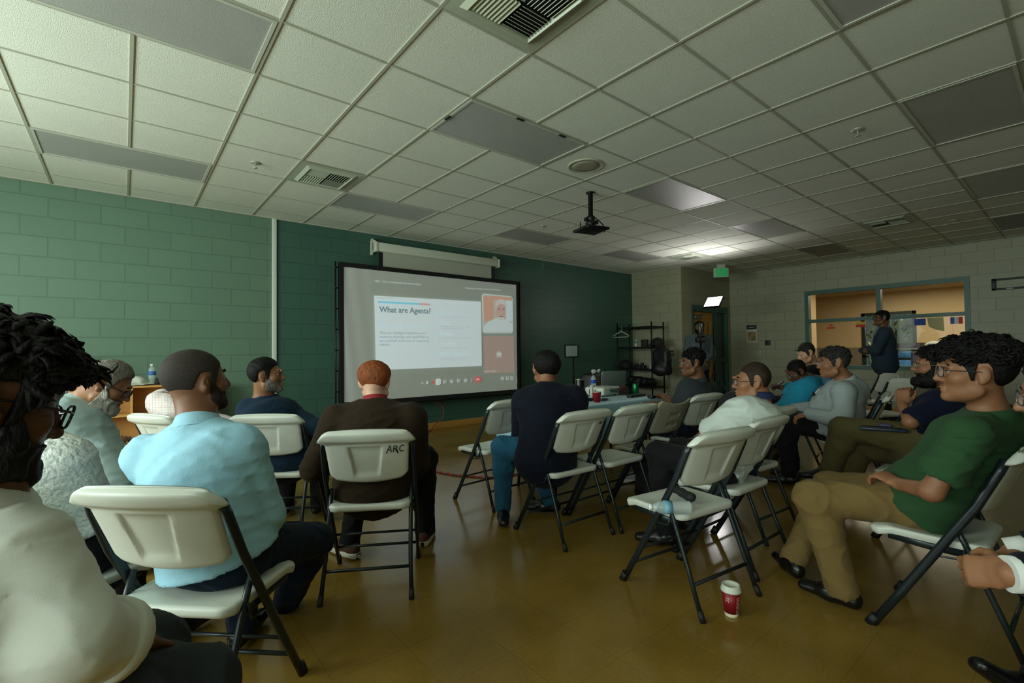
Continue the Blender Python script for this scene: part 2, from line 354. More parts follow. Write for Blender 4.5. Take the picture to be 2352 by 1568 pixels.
def plane(p, n, k=.004):
    """keeps the side the normal points away from"""
    p, n = V3(p), unit(n)
    return Pr(lambda X, Y, Z: (X-p[0])*n[0]+(Y-p[1])*n[1]+(Z-p[2])*n[2], p, p, k, 'i')
def field(prims, lo, hi, h, extra=0):
    n = np.ceil((hi-lo)/h).astype(int)+1
    ax = [lo[i]+h*np.arange(n[i]) for i in range(3)]
    D = np.full(n, .5, np.float32)
    for p in prims:
        if p.op == 'i':
            d = p.f(ax[0][:, None, None], ax[1][None, :, None], ax[2][None, None, :]); sl = (slice(None),)*3
        else:
            mg = p.k+2.5*h+.012+extra
            i0 = np.maximum(0, np.floor((p.lo-mg-lo)/h).astype(int)); i1 = np.minimum(n, np.ceil((p.hi+mg-lo)/h).astype(int)+1)
            if (i1 <= i0).any(): continue
            sl = tuple(slice(i0[i], i1[i]) for i in range(3))
            d = p.f(ax[0][sl[0]][:, None, None], ax[1][sl[1]][None, :, None], ax[2][sl[2]][None, None, :])
        c = D[sl]; k = max(p.k, 1e-5)
        if p.op == 'u': hh = np.maximum(k-np.abs(c-d), 0)/k; D[sl] = np.minimum(c, d)-hh*hh*k*.25
        else:
            d = d if p.op == 'i' else -d
            hh = np.maximum(k-np.abs(c-d), 0)/k; D[sl] = np.maximum(c, d)+hh*hh*k*.25
    return D, ax
def bounds(prims, pad=.04):
    u = [p for p in prims if p.op == 'u']
    return np.min([p.lo for p in u], 0)-pad, np.max([p.hi for p in u], 0)+pad
def nets(D, lo, h):
    s = D < 0; n = D.shape
    c = sum(s[i:n[0]-1+i, j:n[1]-1+j, k:n[2]-1+k].astype(np.int8) for i in (0, 1) for j in (0, 1) for k in (0, 1))
    act = (c > 0) & (c < 8); idx = np.full(act.shape, -1, np.int32); I = np.argwhere(act); idx[act] = np.arange(len(I))
    if not len(I): return np.zeros((0, 3)), np.zeros((0, 4), int)
    P = np.zeros((len(I), 3)); cnt = np.zeros(len(I))
    cs = [(i, j, k) for i in (0, 1) for j in (0, 1) for k in (0, 1)]
    val = {o: D[I[:, 0]+o[0], I[:, 1]+o[1], I[:, 2]+o[2]] for o in cs}
    for a in cs:
        for d in range(3):
            if a[d]: continue
            b = list(a); b[d] = 1; b = tuple(b)
            va, vb = val[a], val[b]; m = (va < 0) != (vb < 0)
            t = np.where(m, va/np.where(m, va-vb, 1), 0)
            q = np.array(a, float)[None]+t[:, None]*(np.array(b)-np.array(a))[None]
            P[m] += q[m]; cnt[m] += 1
    P = lo+h*(I+P/cnt[:, None])
    F = []
    for d in range(3):
        e, g = [x for x in range(3) if x != d]
        sl0 = [slice(1, n[x]-1) for x in range(3)]; sl1 = list(sl0); sl0[d] = slice(0, n[d]-1); sl1[d] = slice(1, n[d])
        A, B = s[tuple(sl0)], s[tuple(sl1)]; E = np.argwhere(A != B)
        if not len(E): continue
        fl = A[tuple(E.T)]; off = np.array([1, 1, 1]); off[d] = 0; E = E+off
        q = []
        for (u, v) in ((0, 0), (1, 0), (1, 1), (0, 1)):
            o = np.zeros(3, int); o[e] = -u; o[g] = -v; W = E+o; q.append(idx[W[:, 0], W[:, 1], W[:, 2]])
        Q = np.stack(q, 1); par = (d == 1)
        Q = np.where((fl ^ par)[:, None], Q, Q[:, ::-1]); F.append(Q)
    return P, np.concatenate(F) if F else np.zeros((0, 4), int)
_rs = np.random.RandomState(5)
_NK = _rs.normal(size=(14, 3)); _NK /= np.linalg.norm(_NK, axis=1)[:, None]; _NP = _rs.uniform(0, 6.28, 14)
def wob(P, f, seed=0, st=None):
    """smooth pseudo-random value in about -1..1 at points P"""
    Q = P*(np.array(st) if st is not None else 1)*f; o = 0
    for i in range(6):
        j = (i+seed*3) % 14; w = Q @ _NK[(j+5) % 14]*.6
        o = o+np.sin(Q @ _NK[j]*(1+.21*i)+_NP[j]+1.3*np.sin(w+_NP[(j+2) % 14]))
    return o/3.2
def soft(name, prims, h, m, parent=None, origin=None, disp=None, pad=.04, box=None, ret=False, smooth=1):
    lo, hi = box if box is not None else bounds(prims, pad)
    D, ax = field(prims, lo, hi, h)
    if disp is not None:
        w = np.argwhere(np.abs(D) < .035); P = np.stack([ax[i][w[:, i]] for i in range(3)], 1)
        D[tuple(w.T)] += disp(P)
    P, F = nets(D, lo, h)
    if ret: return P, F
    return mesh_np(name, P, F, m, parent, origin)
def mesh_np(name, P, F, m, parent=None, origin=None):
    o0 = V3(origin) if origin is not None else np.zeros(3)
    me = bpy.data.meshes.new(name); P = np.asarray(P)-o0
    me.vertices.add(len(P)); me.vertices.foreach_set('co', P.astype(np.float32).ravel())
    me.loops.add(F.size); me.loops.foreach_set('vertex_index', F.astype(np.int32).ravel())
    me.polygons.add(len(F)); me.polygons.foreach_set('loop_start', np.arange(0, F.size, 4, dtype=np.int32)); me.polygons.foreach_set('loop_total', np.full(len(F), 4, np.int32))
    me.polygons.foreach_set('use_smooth', np.ones(len(F), bool))
    me.update(calc_edges=True); me.validate(); me.materials.append(m)
    o = bpy.data.objects.new(name, me); COL.objects.link(o)
    if parent is not None: o.parent = parent
    return o
# ------------------------------------------------------------------ ceiling fittings
m_lens = mat('prismatic_lens', (168, 170, 165), .36, spec=1, bump=.5, scale=240, var=.04, vscale=3)
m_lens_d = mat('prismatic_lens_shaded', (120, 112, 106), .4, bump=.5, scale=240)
m_rim = mat('light_rim', (190, 192, 178), .45); m_clip = mat('black_tape', (18, 18, 18), .6)
LBL = {(1, 0): 'switched off ceiling light panel at the upper left, partly out of frame', (1, 4): 'switched off ceiling light panel at the left, nearest above the green block wall', (5, 0): 'grey ceiling light panel with black clips, large in the middle of the ceiling', (5, 4): 'thin lilac ceiling light panel just right of the small air vent by the green wall', (9, 0): 'ceiling light panel glowing white from the video light, behind the projector mount', (9, 4): 'lilac ceiling light panel left of the projector mount, above the pull-down screen', (13, 0): 'half lit ceiling light panel next to the bright patch, right side', (13, 4): 'small grey ceiling light panel at the far end of the green wall', (17, 0): 'brownish ceiling light panel close to the cream right wall', (5, -4): 'ceiling light panel cut by the top edge at the upper right', (9, -4): 'large bluish ceiling light panel at the right edge, nearest one', (13, -4): 'bluish ceiling light panel at the right edge, second one back', (17, -4): 'bluish ceiling light panel at the right edge, farthest one'}
for (c, r) in LIGHTS:
    if (c, r) not in LBL: continue
    x0, x1, y0, y1 = GX(c)+.012, GX(c+2)-.012, GY(r)+.012, GY(r+1)-.012
    cx, cy = (x0+x1)/2, (y0+y1)/2
    e = empty('ceiling_light', (cx, cy, CEIL), 0, LBL[(c, r)], 'light panel', 'ceiling light panels')
    hw, hh = (x1-x0)/2, (y1-y0)/2; f = .02
    MB().box((-hw, -hh, -.009), (hw, -hh+f, .001)).box((-hw, hh-f, -.009), (hw, hh, .001)).box((-hw, -hh+f, -.009), (-hw+f, hh-f, .001)).box((hw-f, -hh+f, -.009), (hw, hh-f, .001)).build('frame', m_rim, e)
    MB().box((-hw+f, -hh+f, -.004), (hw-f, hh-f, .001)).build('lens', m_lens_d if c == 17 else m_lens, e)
    if (c, r) == (5, 0):
        for (x, y, a) in ((-.15, -hh+.005, 0), (.3, -hh+.005, 0), (-hw+.005, .03, 1)):
            MB().cbox((x, y, -.012), (.07, .02, .008) if not a else (.02, .07, .008), .002).build('clip', m_clip, e)
m_vent = mat('vent_enamel', (176, 184, 164), .4, metal=.1); m_vdark = mat('vent_dark', (22, 24, 20), .8)
for (c, r, lab) in ((4, -2, 'large square air vent cut by the top edge of the ceiling'), (4, 3, 'small air vent in the ceiling left of centre, near the green wall'), (15, -2, 'air vent in the ceiling at the right, near the cream wall'), (15, 3, 'dark air vent in the ceiling beside the bright light patch')):
    cx, cy = GX(c)+.305, GY(r)+.305
    e = empty('air_vent', (cx, cy, CEIL), 0, lab, 'vent', 'ceiling air vents')
    a, b_ = .293, .205
    fm = MB()
    for k in range(4):
        R = Matrix.Rotation(k*PI/2, 3, 'Z')
        q = [R @ Vector(p) for p in ((-a, -a, -.006), (a, -a, -.006), (b_+.03, -b_-.03, -.008), (-b_-.03, -b_-.03, -.008), (b_, -b_, -.03), (-b_, -b_, -.03), (b_-.012, -b_+.012, -.012), (-b_+.012, -b_+.012, -.012))]
        fm.add(q, [[0, 1, 2, 3], [3, 2, 4, 5], [5, 4, 6, 7]])
    fm.build('frame', m_vent, e)
    MB().box((-b_, -b_, -.003), (b_, b_, .001)).build('duct_opening', m_vdark, e)
    for qx in (-1, 1):
        for qy in (-1, 1):
            lo = .008; hi = b_-.01; horiz = (qx*qy > 0); s = MB()
            for k in range(8):
                t = lo+(hi-lo)*(k+.5)/8
                tilt = Matrix.Rotation((.7 if (qy if horiz else qx) > 0 else -.7)*(1 if horiz else -1), 3, 'X' if horiz else 'Y')
                if horiz: s.cbox((qx*(lo+hi)/2, qy*t, -.018), (hi-lo, .018, .003), 0, 0, tilt)
                else: s.cbox((qx*t, qy*(lo+hi)/2, -.018), (.018, hi-lo, .003), 0, 0, tilt)
            s.build('louvre', m_vent, e)
for (c, r, lab) in ((3.48, 3.54, 'small sprinkler head in the bright ceiling near the green wall'), (9.49, -2.5, 'small sprinkler head in the ceiling at the right, before the bluish panel'), (16.62, -2.47, 'small faint sprinkler head in the ceiling at the far right'), (9.45, 3.58, 'small sprinkler head in the ceiling left of the projector mount')):
    e = empty('sprinkler', (GX(c), GY(r), CEIL), 0, lab, 'sprinkler', 'ceiling sprinklers')
    mm = mat('chrome_white', (190, 190, 180), .3, .4)
    MB().lathe([(.045, 0), (.043, -.006), (.018, -.01), (.0, -.011)], n=20).build('escutcheon', mm, e)
    MB().tube([(0, 0, -.008), (0, 0, -.03)], .007).tube([(-.014, 0, -.01), (-.016, 0, -.035), (0, 0, -.05), (.016, 0, -.035), (.014, 0, -.01)], .003, 6).lathe([(0, -.05), (.018, -.05), (.018, -.053), (0, -.053)], n=12).build('head', mm, e)
e = empty('ceiling_speaker', (GX(7.54), GY(.55), CEIL), 0, 'round grey ceiling speaker grille behind the middle light panel', 'speaker')
MB().lathe([(.172, 0), (.17, -.008), (.155, -.012), (.152, -.008)], n=40).build('rim', mat('speaker_rim', (170, 172, 150), .5), e)
MB().lathe([(.153, -.007), (.08, -.011), (0, -.012)], n=40).build('grille', mat('speaker_grille', (150, 144, 122), .6, bump=1, scale=500), e)
# projector mount
px, py = GX(8.56), GY(1.35)
m_blk = mat('black_metal', (16, 17, 17), .45, .3); m_blkp = mat('black_plastic', (14, 14, 15), .5)
e = empty('projector_mount', (px, py, CEIL), .25, 'black projector ceiling mount with an empty bracket hanging from the tiles', 'projector mount')
MB().lathe([(.05, 0), (.05, -.012), (.028, -.02), (.028, -.3)], n=20).build('pole', m_blk, e)
MB().lathe([(.0, -.27), (.045, -.27), (.05, -.3), (.034, -.32), (.06, -.34), (.06, -.36), (.04, -.38), (.05, -.4)], n=20).box((-.08, -.02, -.33), (-.05, .02, -.29), .004).box((.05, -.02, -.35), (.09, .02, -.31), .004).build('joint', m_blk, e)
mb = MB().box((-.15, -.15, -.435), (.15, .15, -.405), .012)
for a in (0, 1, 2, 3): R = Matrix.Rotation(a*PI/2+PI/4, 3, 'Z'); mb.tube([R @ Vector((.04, 0, -.395)), R @ Vector((.12, 0, -.4)), R @ Vector((.2, 0, -.425))], .014, 8)
mb.tube([(-.14, 0, -.41), (-.14, 0, -.35)], .006).build('bracket', m_blk, e)
MB().tube([(.03, 0, -.26), (.1, .0, -.3), (.2, .05, -.33), (.24, .05, -.38), (.21, .05, -.41)], .006, 8).build('cable', m_blkp, e)
# exit sign
p = atd(1656, 626, 9.9)
e = empty('exit_sign', p, .75, 'small green exit sign hanging from the ceiling by the door', 'sign')
MB().box((-.15, -.03, -.1), (.15, .03, .1), .01).box((-.08, -.025, .09), (.08, .025, CEIL-p[2]), .0).build('housing', mat('sign_white', (190, 196, 180), .5), e)
MB().box((-.13, -.036, -.085), (.13, -.029, .085), .004).build('face', mat('exit_green', (60, 150, 92), .4, emit=(50, 150, 90), estr=.35), e)

# ------------------------------------------------------------------ screens
m_wall_screen = mat('pull_screen_fabric', (170, 172, 156), .8)
e = empty('pull_down_screen', (3.93, 6.55, 2.77), 0, 'white pull-down screen case mounted high on the green wall, mostly covered by the big screen', 'projector screen')
hx = 1.115
MB().box((-hx, -.06, -.07), (hx, .06, .06), .012).box((-hx-.02, -.066, -.078), (-hx+.02, .066, .066), .008).box((hx-.02, -.066, -.078), (hx+.02, .066, .066), .008).build('case', mat('screen_case_white', (198, 202, 186), .4), e)
MB().box((-1.0, .0, -.75), (.985, .003, -.06)).build('screen_fabric', m_wall_screen, e)
MB().box((-1.06, -.001, -.75), (-1.0, .004, -.06)).box((.985, -.001, -.75), (1.045, .004, -.06)).build('black_border', m_blkp, e)
for sx in (-1, 1):
    MB().box((sx*hx-.02, .02, -.06), (sx*hx+.02, .05, .13), .004).box((sx*hx-.02, .02, .1), (sx*hx+.02, .135, .13), .004).box((sx*hx-.02, .115, -.1), (sx*hx+.02, .135, .13), .004).build('bracket', mat('screen_case_white'), e)
SY = 6.40
def S(x, y, dy=0): p = aty(x, y, SY); return Vector((p[0], SY-dy, p[2]))
x0, x1, z0, z1 = 2.30, 5.345, .565, 2.40
e = empty('projection_screen', ((x0+x1)/2, SY, 0), 0, 'big free-standing projection screen with a black frame showing a slide', 'projector screen'); E0 = Vector(e.location)
b = .055
mb = MB().box((x0-b, SY-.01, z0), (x0, SY+.02, z1)).box((x1, SY-.01, z0), (x1+b, SY+.02, z1)).box((x0-b, SY-.01, z1), (x1+b, SY+.02, z1+b)).box((x0-b, SY-.01, z0-b), (x1+b, SY+.02, z0))
mb.v = [tuple(Vector(v)-E0) for v in mb.v]; mb.build('border', mat('black_cloth_border', (10, 11, 11), .9), e)
def local(mb): mb.v = [tuple(Vector(v)-E0) for v in mb.v]; return mb
for xx, s in ((x0-.1, -1), (x1+.1, 1)):
    t = MB()
    for dxx in (0, s*-.045): t.tube([(xx+dxx, SY+.03, 0), (xx+dxx, SY+.03, z1+.07)], .011, 8)
    for k in range(9): zz = .15+k*.28; t.tube([(xx-.012, SY+.03, zz), (xx+.04*-s+.012, SY+.03, zz)], .009, 6); t.ball((xx, SY+.02, zz), .016, 6)
    t.tube([(xx, SY-.35, .015), (xx, SY+.3, .015)], .013, 8)
    local(t).build('post', m_blk, e)
local(MB().tube([(x0-.1, SY+.03, z1+.06), (x1+.1, SY+.03, z1+.06)], .011, 8).tube([(x0-.1, SY+.03, z0-.08), (x1+.1, SY+.03, z0-.08)], .011, 8)).build('rail', m_blk, e)
# fabric with soft pleats at its left side and lower right corner
P = []
for i in range(71):
    u = i/70; row = []
    for j in range(31):
        v = j/30; x = x0+(x1-x0)*u; z = z0+(z1-z0)*v
        d = .012*math.exp(-u*9)*math.sin(u*85+v*7)+.010*math.exp(-((1-u)*5+v*4))*math.sin((u-v)*60)
        row.append((x, SY+d*.7, z))
    P.append(row)
def glow(name, col=(128, 128, 128), k=.6, em=None): return mat(name, col, .8, emit=em or col, estr=k)
GL = .62
local(MB().grid(P)).build('screen_fabric', mat('projected_grey', (150, 154, 146), .8, emit=(112, 118, 110), estr=.55), e)
def panel(name, pts, m, dy, label=None, rnd_=0):
    q = [S(x, y, dy) for x, y in pts]
    if rnd_:
        c = sum(q, Vector())/4; n = []
        for i in range(4):
            a, o, b2 = q[i-1], q[i], q[(i+1) % 4]; ta = (a-o).normalized(); tb = (b2-o).normalized()
            for k in range(6): t = k/5*PI/2; n.append(o+ta*rnd_*(1-math.sin(t))+tb*rnd_*(1-math.cos(t)))
        q = n
    o = local(MB().poly(q)).build(name, m, e)
    if label: o['label'] = label
    return o
m_slide = glow('slide_white', (186, 198, 200), GL)
panel('slide', [(858, 679), (1103, 693), (1105, 840), (862, 850)], m_slide, .022)
def stext(name, body, pl, pr_, m, dy=.028, bold=0, shear=0, lines=1, hscale=1):
    a, b2 = S(*pl), S(*pr_)
    cu = bpy.data.curves.new('t', 'FONT'); cu.body = body; cu.size = 1; cu.offset = bold; cu.shear = shear; cu.resolution_u = 2; cu.space_line = 1.12
    ob = bpy.data.objects.new('t', cu); COL.objects.link(ob); me = bpy.data.meshes.new_from_object(ob); bpy.data.objects.remove(ob); bpy.data.curves.remove(cu)
    xs = [v.co.x for v in me.vertices]; w = max(xs)-min(xs); k = (b2.x-a.x)/w; sl = (b2.z-a.z)/(b2.x-a.x); mn = min(xs)
    for v in me.vertices:
        X = (v.co.x-mn)*k; v.co = Vector((a.x+X, SY-dy, a.z+X*sl+v.co.y*k*hscale))-E0
    me.materials.clear(); me.materials.append(m); me.name = name
    o = bpy.data.objects.new(name, me); COL.objects.link(o); o.parent = e; return o
m_ink = glow('slide_ink', (96, 114, 118), .8); m_ink2 = glow('slide_ink_mid', (134, 148, 150), .8); m_pale = glow('slide_ink_pale', (164, 188, 196), .7); m_pink = glow('slide_ink_pink', (186, 176, 176), .7); m_wht = glow('ui_white', (190, 200, 196), .6)
panel('colour_bar', [(866, 691), (961, 696), (961, 700.5), (866, 696)], glow('bar_blue', (120, 186, 204), .6), .026); panel('colour_bar', [(961, 696), (986, 697.5), (986, 702), (961, 700.5)], glow('bar_pink', (190, 150, 152), .6), .026)
stext('slide_title', 'What are Agents?', (869, 717), (987, 720), m_ink, bold=.02, hscale=1.05)
stext('slide_heading', 'Agents are evolving in operational spaces', (870, 750), (976, 751), m_pale)
for k, (t, xr) in enumerate((('They are intelligent assistants with', 974), ('memory, planning, and capabilities to', 983), ('act on behalf of the user or respond to', 984), ('events.', 894))):
    stext('slide_text', t, (869.5, 767+8.9*k), (xr, 767.5+8.7*k), m_ink2, bold=.012, shear=.2, hscale=1.08)
for k, (y, t, xr, s) in enumerate(((721, 'Task action', 1041, 'Takes actions using defined tools, libraries or systems'), (743, 'Memory', 1034, 'Builds long term, short, episodic, library, global'), (769, 'Planning', 1036, 'Breaks goals into smaller steps and evaluates plans'), (792, 'Orchestrator', 1046, 'Coordinates the behaviour of agents networks'), (814, 'Integration of Every Driver', 1081, 'Used to personalise the experience around users data'))):
    stext('slide_heading', t, (1011.5, y), (xr, y+.5), m_pale); stext('slide_text', s, (1012, y+8), (1072+5*(k % 3), y+8.5), m_ink2)
    if k in (1, 4): stext('slide_text', 'conversations with agents, answers, more', (1012, y+12.5), (1066, y+13), m_ink2)
    panel('bullet', [(1003, y-6), (1007, y-6), (1007, y-1), (1003, y-1)], m_pale, .026)
stext('slide_text', 'Generative AI workshop', (861, 685), (902, 687), m_ink2); stext('slide_text', 'page notes', (893, 847), (903, 847), m_ink2)
stext('call_header', '14:45  |  AI for Small Business Growth Workshop', (860, 647), (966, 655), m_wht, dy=.012, bold=.008)
stext('call_header', 'Presentation is being recorded, transcribed, live', (1068, 663), (1150, 667.5), m_wht, dy=.012)
# tile with the remote speaker
panel('video_tile', [(1105, 674), (1176, 681), (1177, 765), (1107, 765)], glow('tile_edge', (170, 190, 184), .6), .022, rnd_=.05)
panel('video_tile', [(1107.5, 676.5), (1174, 683), (1175, 763), (1109, 763)], glow('tile_room', (168, 158, 148), .6), .024, rnd_=.04)
panel('video_backdrop', [(1108, 679), (1131, 681), (1131, 735), (1109.5, 740)], glow('tile_wall', (178, 142, 122), .6), .026); panel('video_backdrop', [(1131, 679), (1174, 683), (1174, 690), (1131, 688)], glow('tile_wall'), .026); panel('video_backdrop', [(1160, 690), (1174, 691), (1174.5, 738), (1160, 735)], glow('tile_window', (176, 192, 194), .6), .026)
def blob(name, cx_, cy_, rx, ry, m, dy, a0=0): return local(MB().poly([S(cx_+rx*math.cos(t*PI/16), cy_+ry*math.sin(t*PI/16), dy) for t in range(32)][::-1])).build(name, m, e)
local(MB().poly([S(x, y, .028) for x, y in ((1109, 762), (1110, 748), (1120, 738), (1137, 731), (1152, 731), (1166, 736), (1174.5, 744), (1175, 762))][::-1])).build('video_person', glow('tile_shirt', (178, 190, 190), .6), e)
blob('video_person', 1148, 714, 11.5, 21, glow('tile_skin', (172, 148, 134), .6), .030); local(MB().poly([S(x, y, .032) for x, y in ((1136, 712), (1136, 698), (1141, 689), (1149, 687), (1157, 690), (1161, 699), (1160, 711), (1157, 701), (1148, 697), (1140, 701))][::-1])).build('video_person', glow('tile_hair', (176, 178, 172), .6), e)
for (a, b2, c, d) in ((1141, 709, 1146, 711), (1151, 709, 1156, 711), (1144, 726, 1153, 728)): panel('video_person', [(a, b2), (c, b2), (c, d), (a, d)], glow('tile_eyes_mouth', (110, 96, 90), .6), .034)  # dark dashes for the eyes and mouth of the video caller
blob('video_person', 1148, 730, 7, 4, glow('tile_hair'), .033)
panel('initial_tile', [(1109, 772), (1178, 772), (1180, 856), (1111, 858)], glow('tile_brown', (150, 132, 122), .6), .022)
blob('initial_disc', 1144, 814, 7.5, 8, glow('tile_disc', (160, 156, 148), .6), .026)
stext('initial_letter', 'm', (1140, 817), (1148, 817), m_wht, dy=.03, bold=.02); stext('name_caption', 'remote member', (1110, 854), (1139, 853), m_wht, dy=.028)
for k, x in enumerate((969, 980, 994, 1020, 1036, 1052, 1068, 1081, 1153, 1164, 1174)):
    y = 879-(x-969)*.055
    m_ = glow('ui_red', (176, 96, 92), .6) if x == 994 else m_wht
    if x == 994: panel('call_button', [(x-3, y-4), (x+3, y-4), (x+3, y+4), (x-3, y+4)], m_, .022, rnd_=.01)
    elif x == 1081: [blob('call_button', x, y+q, .9, 1, m_, .022) for q in (-3.5, 0, 3.5)]
    elif x == 980: blob('call_button', x, y-1, 1.5, 3, m_, .022); local(MB().tube([S(x-2.4, y, .02), S(x-1, y+3, .02), S(x+1, y+3, .02), S(x+2.4, y, .02)], .004, 5)).build('call_button', m_, e)
    elif k == 0: local(MB().tube([S(x-2.5, y+1, .02), S(x, y-1, .02), S(x+2.5, y+1, .02)], .004, 5)).build('call_button', m_, e)
    elif x in (1036, 1068): local(MB().tube([S(x+3.2*math.cos(t*PI/6), y+3.4*math.sin(t*PI/6), .02) for t in range(12)], .0045, 5, closed=True).tube([S(x-1.5, y+1, .02), S(x+1.5, y+1, .02)], .004, 5)).build('call_button', m_, e)
    else: local(MB().tube([S(x-3, y-3, .02), S(x+3, y-3, .02), S(x+3, y+3, .02), S(x-3, y+3, .02)], .0045, 5, closed=True).tube([S(x-3, y, .02), S(x+3, y, .02)], .004, 5)).build('call_button', m_, e)
panel('call_button', [(999, 870), (1011, 869), (1011, 883), (999, 884)], m_wht, .022, rnd_=.025)
local(MB().tube([S(1005+3*math.cos(t*PI/6), 876.5+3*math.sin(t*PI/6), .026) for t in range(12)], .004, 5, closed=True)).build('call_button', m_ink2, e)
panel('hang_up_button', [(1087, 864), (1104, 863), (1104, 878), (1087, 879)], glow('ui_red'), .022, rnd_=.07)
local(MB().tube([S(1092, 873, .026), S(1093.5, 870, .026), S(1097.5, 870, .026), S(1099, 872.5, .026)], .008, 6)).build('hang_up_button', m_wht, e)
# ------------------------------------------------------------------ folding chairs
m_white = mat('white_chair_plastic', (206, 210, 200), .42, bump=.1, scale=300, var=.05, vscale=6)
m_tan = mat('tan_chair_plastic', (158, 156, 134), .5, bump=.25, scale=300, var=.05, vscale=6)
m_ctube = mat('dark_chair_tube', (34, 43, 46), .32, metal=.35)
m_cap = mat('chair_foot_cap', (14, 15, 16), .6)
def sst(a, b, x): t = max(0, min(1, (x-a)/(b-a))); return t*t*(3-2*t)
def back_mid(u, z, concave): return -.137+(z-.582)/(.774-.582)*(-.085)-.034*(1-u*u)
def back_surface(x, z, off=0):
    """rear face of the white backrest, used by the lettering too"""
    u = max(-1, min(1, x/.21)); y = back_mid(u, z, 0)-.011
    y -= .020*sst(.772, .79, z)*(1-sst(.825, .848, z))
    rec = sst(-.086, -.078, x+(z-.7)*.12)*(1-sst(.066, .074, x-(z-.7)*.12))*sst(.590, .62, z)*(1-sst(.752, .76, z))
    return y+.010*rec-off
def make_backrest(kind):
    us = sorted(set([-1+2*i/30 for i in range(31)]+[s*v for s in (-1, 1) for v in (.97, .94, .985)]+[x/.21 for x in (-.088, -.082, -.076, .064, .07, .076)]))
    vs = sorted(set([i/22 for i in range(23)]+[.02, .05, .95, .98, .7, .715, .73, .745, .76, .775, .79]))
    R = []; Fr = []
    for u in us:
        rr = []; ff = []
        for v in vs:
            if kind == 'white':
                ztop = .848-.016*u*u-.055*max(0, (abs(u)-.72)/.28)**2.2; zbot = .558+.020*u*u+.03*max(0, (abs(u)-.8)/.2)**2
                z = zbot+(ztop-zbot)*v; hw = .206-.012*(1-(z-.56)/.21)+.036*sst(.765, .782, z)
            else:
                ztop = .805+.045*abs(u)**2.2-.03*max(0, (abs(u)-.85)/.15)**2; zbot = .565+.01*u*u+.03*max(0, (abs(u)-.8)/.2)**2
                z = zbot+(ztop-zbot)*v; hw = .212
            x = u*hw; xx = u*.21
            edge = min(1, min(1-abs(u), .12)/.1, (min(v, 1-v)+.0)/.07); e = math.sqrt(max(0, 1-(1-edge)**2))
            ym = back_mid(u, z, 0)
            th = .012*e+.0015
            if kind == 'white':
                yb = back_surface(xx, z)+.011*(1-e)+.02*(1-e)*sst(.77, .79, z)
            else:
                yb = ym-.011*e
                for (a, b2) in ((.69, .735), (.61, .655)): yb += .009*sst(-.07, -.063, xx)*(1-sst(.063, .07, xx))*sst(a, a+.008, z)*(1-sst(b2-.008, b2, z))
            rr.append((x, yb, z)); ff.append((x, ym+th, z))
        R.append(rr); Fr.append(ff)
    mb = MB().grid(R).grid(Fr, flip=True)
    nu, nv = len(us), len(vs)
    for seq in ([(i, 0) for i in range(nu)], [(i, nv-1) for i in range(nu)], [(0, j) for j in range(nv)], [(nu-1, j) for j in range(nv)]):
        mb.grid([[R[i][j], Fr[i][j]] for i, j in seq])
    return mb
def make_seat():
    us = [-1+2*i/24 for i in range(25)]+[-.97, .97, -.99, .99]; us = sorted(us); vs = sorted([i/24 for i in range(25)]+[.01, .03, .97, .99])
    top = []; bot = []
    for u in us:
        tr = []; br = []
        for v in vs:
            cr = .03*max(0, (abs(u)-.8)/.2)**2
            y0 = -.165+cr; y1 = .222-cr*1.2; y = y0+(y1-y0)*v; hw = .205+.006*v
            e = math.sqrt(max(0, 1-(1-min(1, (1-abs(u))/.06, v/.04, (1-v)/.05))**2))
            z = .448-.016*(1-u*u)*sst(0, .35, v)*(1-sst(.6, 1, v))-.014*sst(.82, 1, v)-.004-.010*(1-e)
            tr.append((u*hw, y, z)); br.append((u*hw*.985, y, z-.012-.026*e*(.35+.65*max(1-sst(0, .12, v), sst(.9, 1, v), sst(.8, 1, abs(u))))))
        top.append(tr); bot.append(br)
    mb = MB().grid(top).grid(bot, flip=True); nu, nv = len(us), len(vs)
    for seq in ([(i, 0) for i in range(nu)], [(i, nv-1) for i in range(nu)], [(0, j) for j in range(nv)], [(nu-1, j) for j in range(nv)]): mb.grid([[top[i][j], bot[i][j]] for i, j in seq])
    return mb
def make_chair(kind):
    pl = m_white if kind == 'white' else m_tan
    t = empty('folding_chair', (0, 0, 0))
    make_seat().build('seat', pl, t); make_backrest(kind).build('backrest', pl, t)
    for s in (-1, 1):
        l = MB().tube([(s*.226, .212, .0), (s*.226, .1, .19), (s*.226, -.06, .47), (s*.226, -.135, .60), (s*.222, -.2, .745), (s*.214, -.218, .79)], .0145, 12, flat=(1.15, .72), up=(0, 1, .5)).build('front_leg', m_ctube, t)
        MB().tube([(s*.226, .222, .0), (s*.226, .196, .045)], .017, 12, flat=(1.15, .8), up=(0, 1, .5)).build('foot_cap', m_cap, l)
        l = MB().tube([(s*.217, -.268, 0), (s*.208, -.19, .2), (s*.205, -.10, .43), (s*.207, -.068, .51)], .011, 12).build('rear_leg', m_ctube, t)
        MB().tube([(s*.218, -.272, 0), (s*.215, -.252, .045)], .0135, 12).build('foot_cap', m_cap, l)
        MB().tube([(s*.2, .15, .405), (s*.2, .02, .398), (s*.2, -.1, .398)], .012, 8, flat=(1.3, .5)).tube([(s*.214, -.03, .42), (s*.222, -.0, .37), (s*.222, -.09, .38), (s*.214, -.1, .43)], .005, 8).build('seat_rail', m_ctube, t)
    MB().tube([(-.224, .142, .12), (.224, .142, .12)], .008, 8).tube([(-.224, .09, .21), (.224, .09, .21)], .007, 8).build('front_stretcher', m_ctube, t)
    MB().tube([(-.213, -.213, .14), (.213, -.213, .14)], .0085, 8).build('rear_stretcher', m_ctube, t)
    return t
D = math.radians
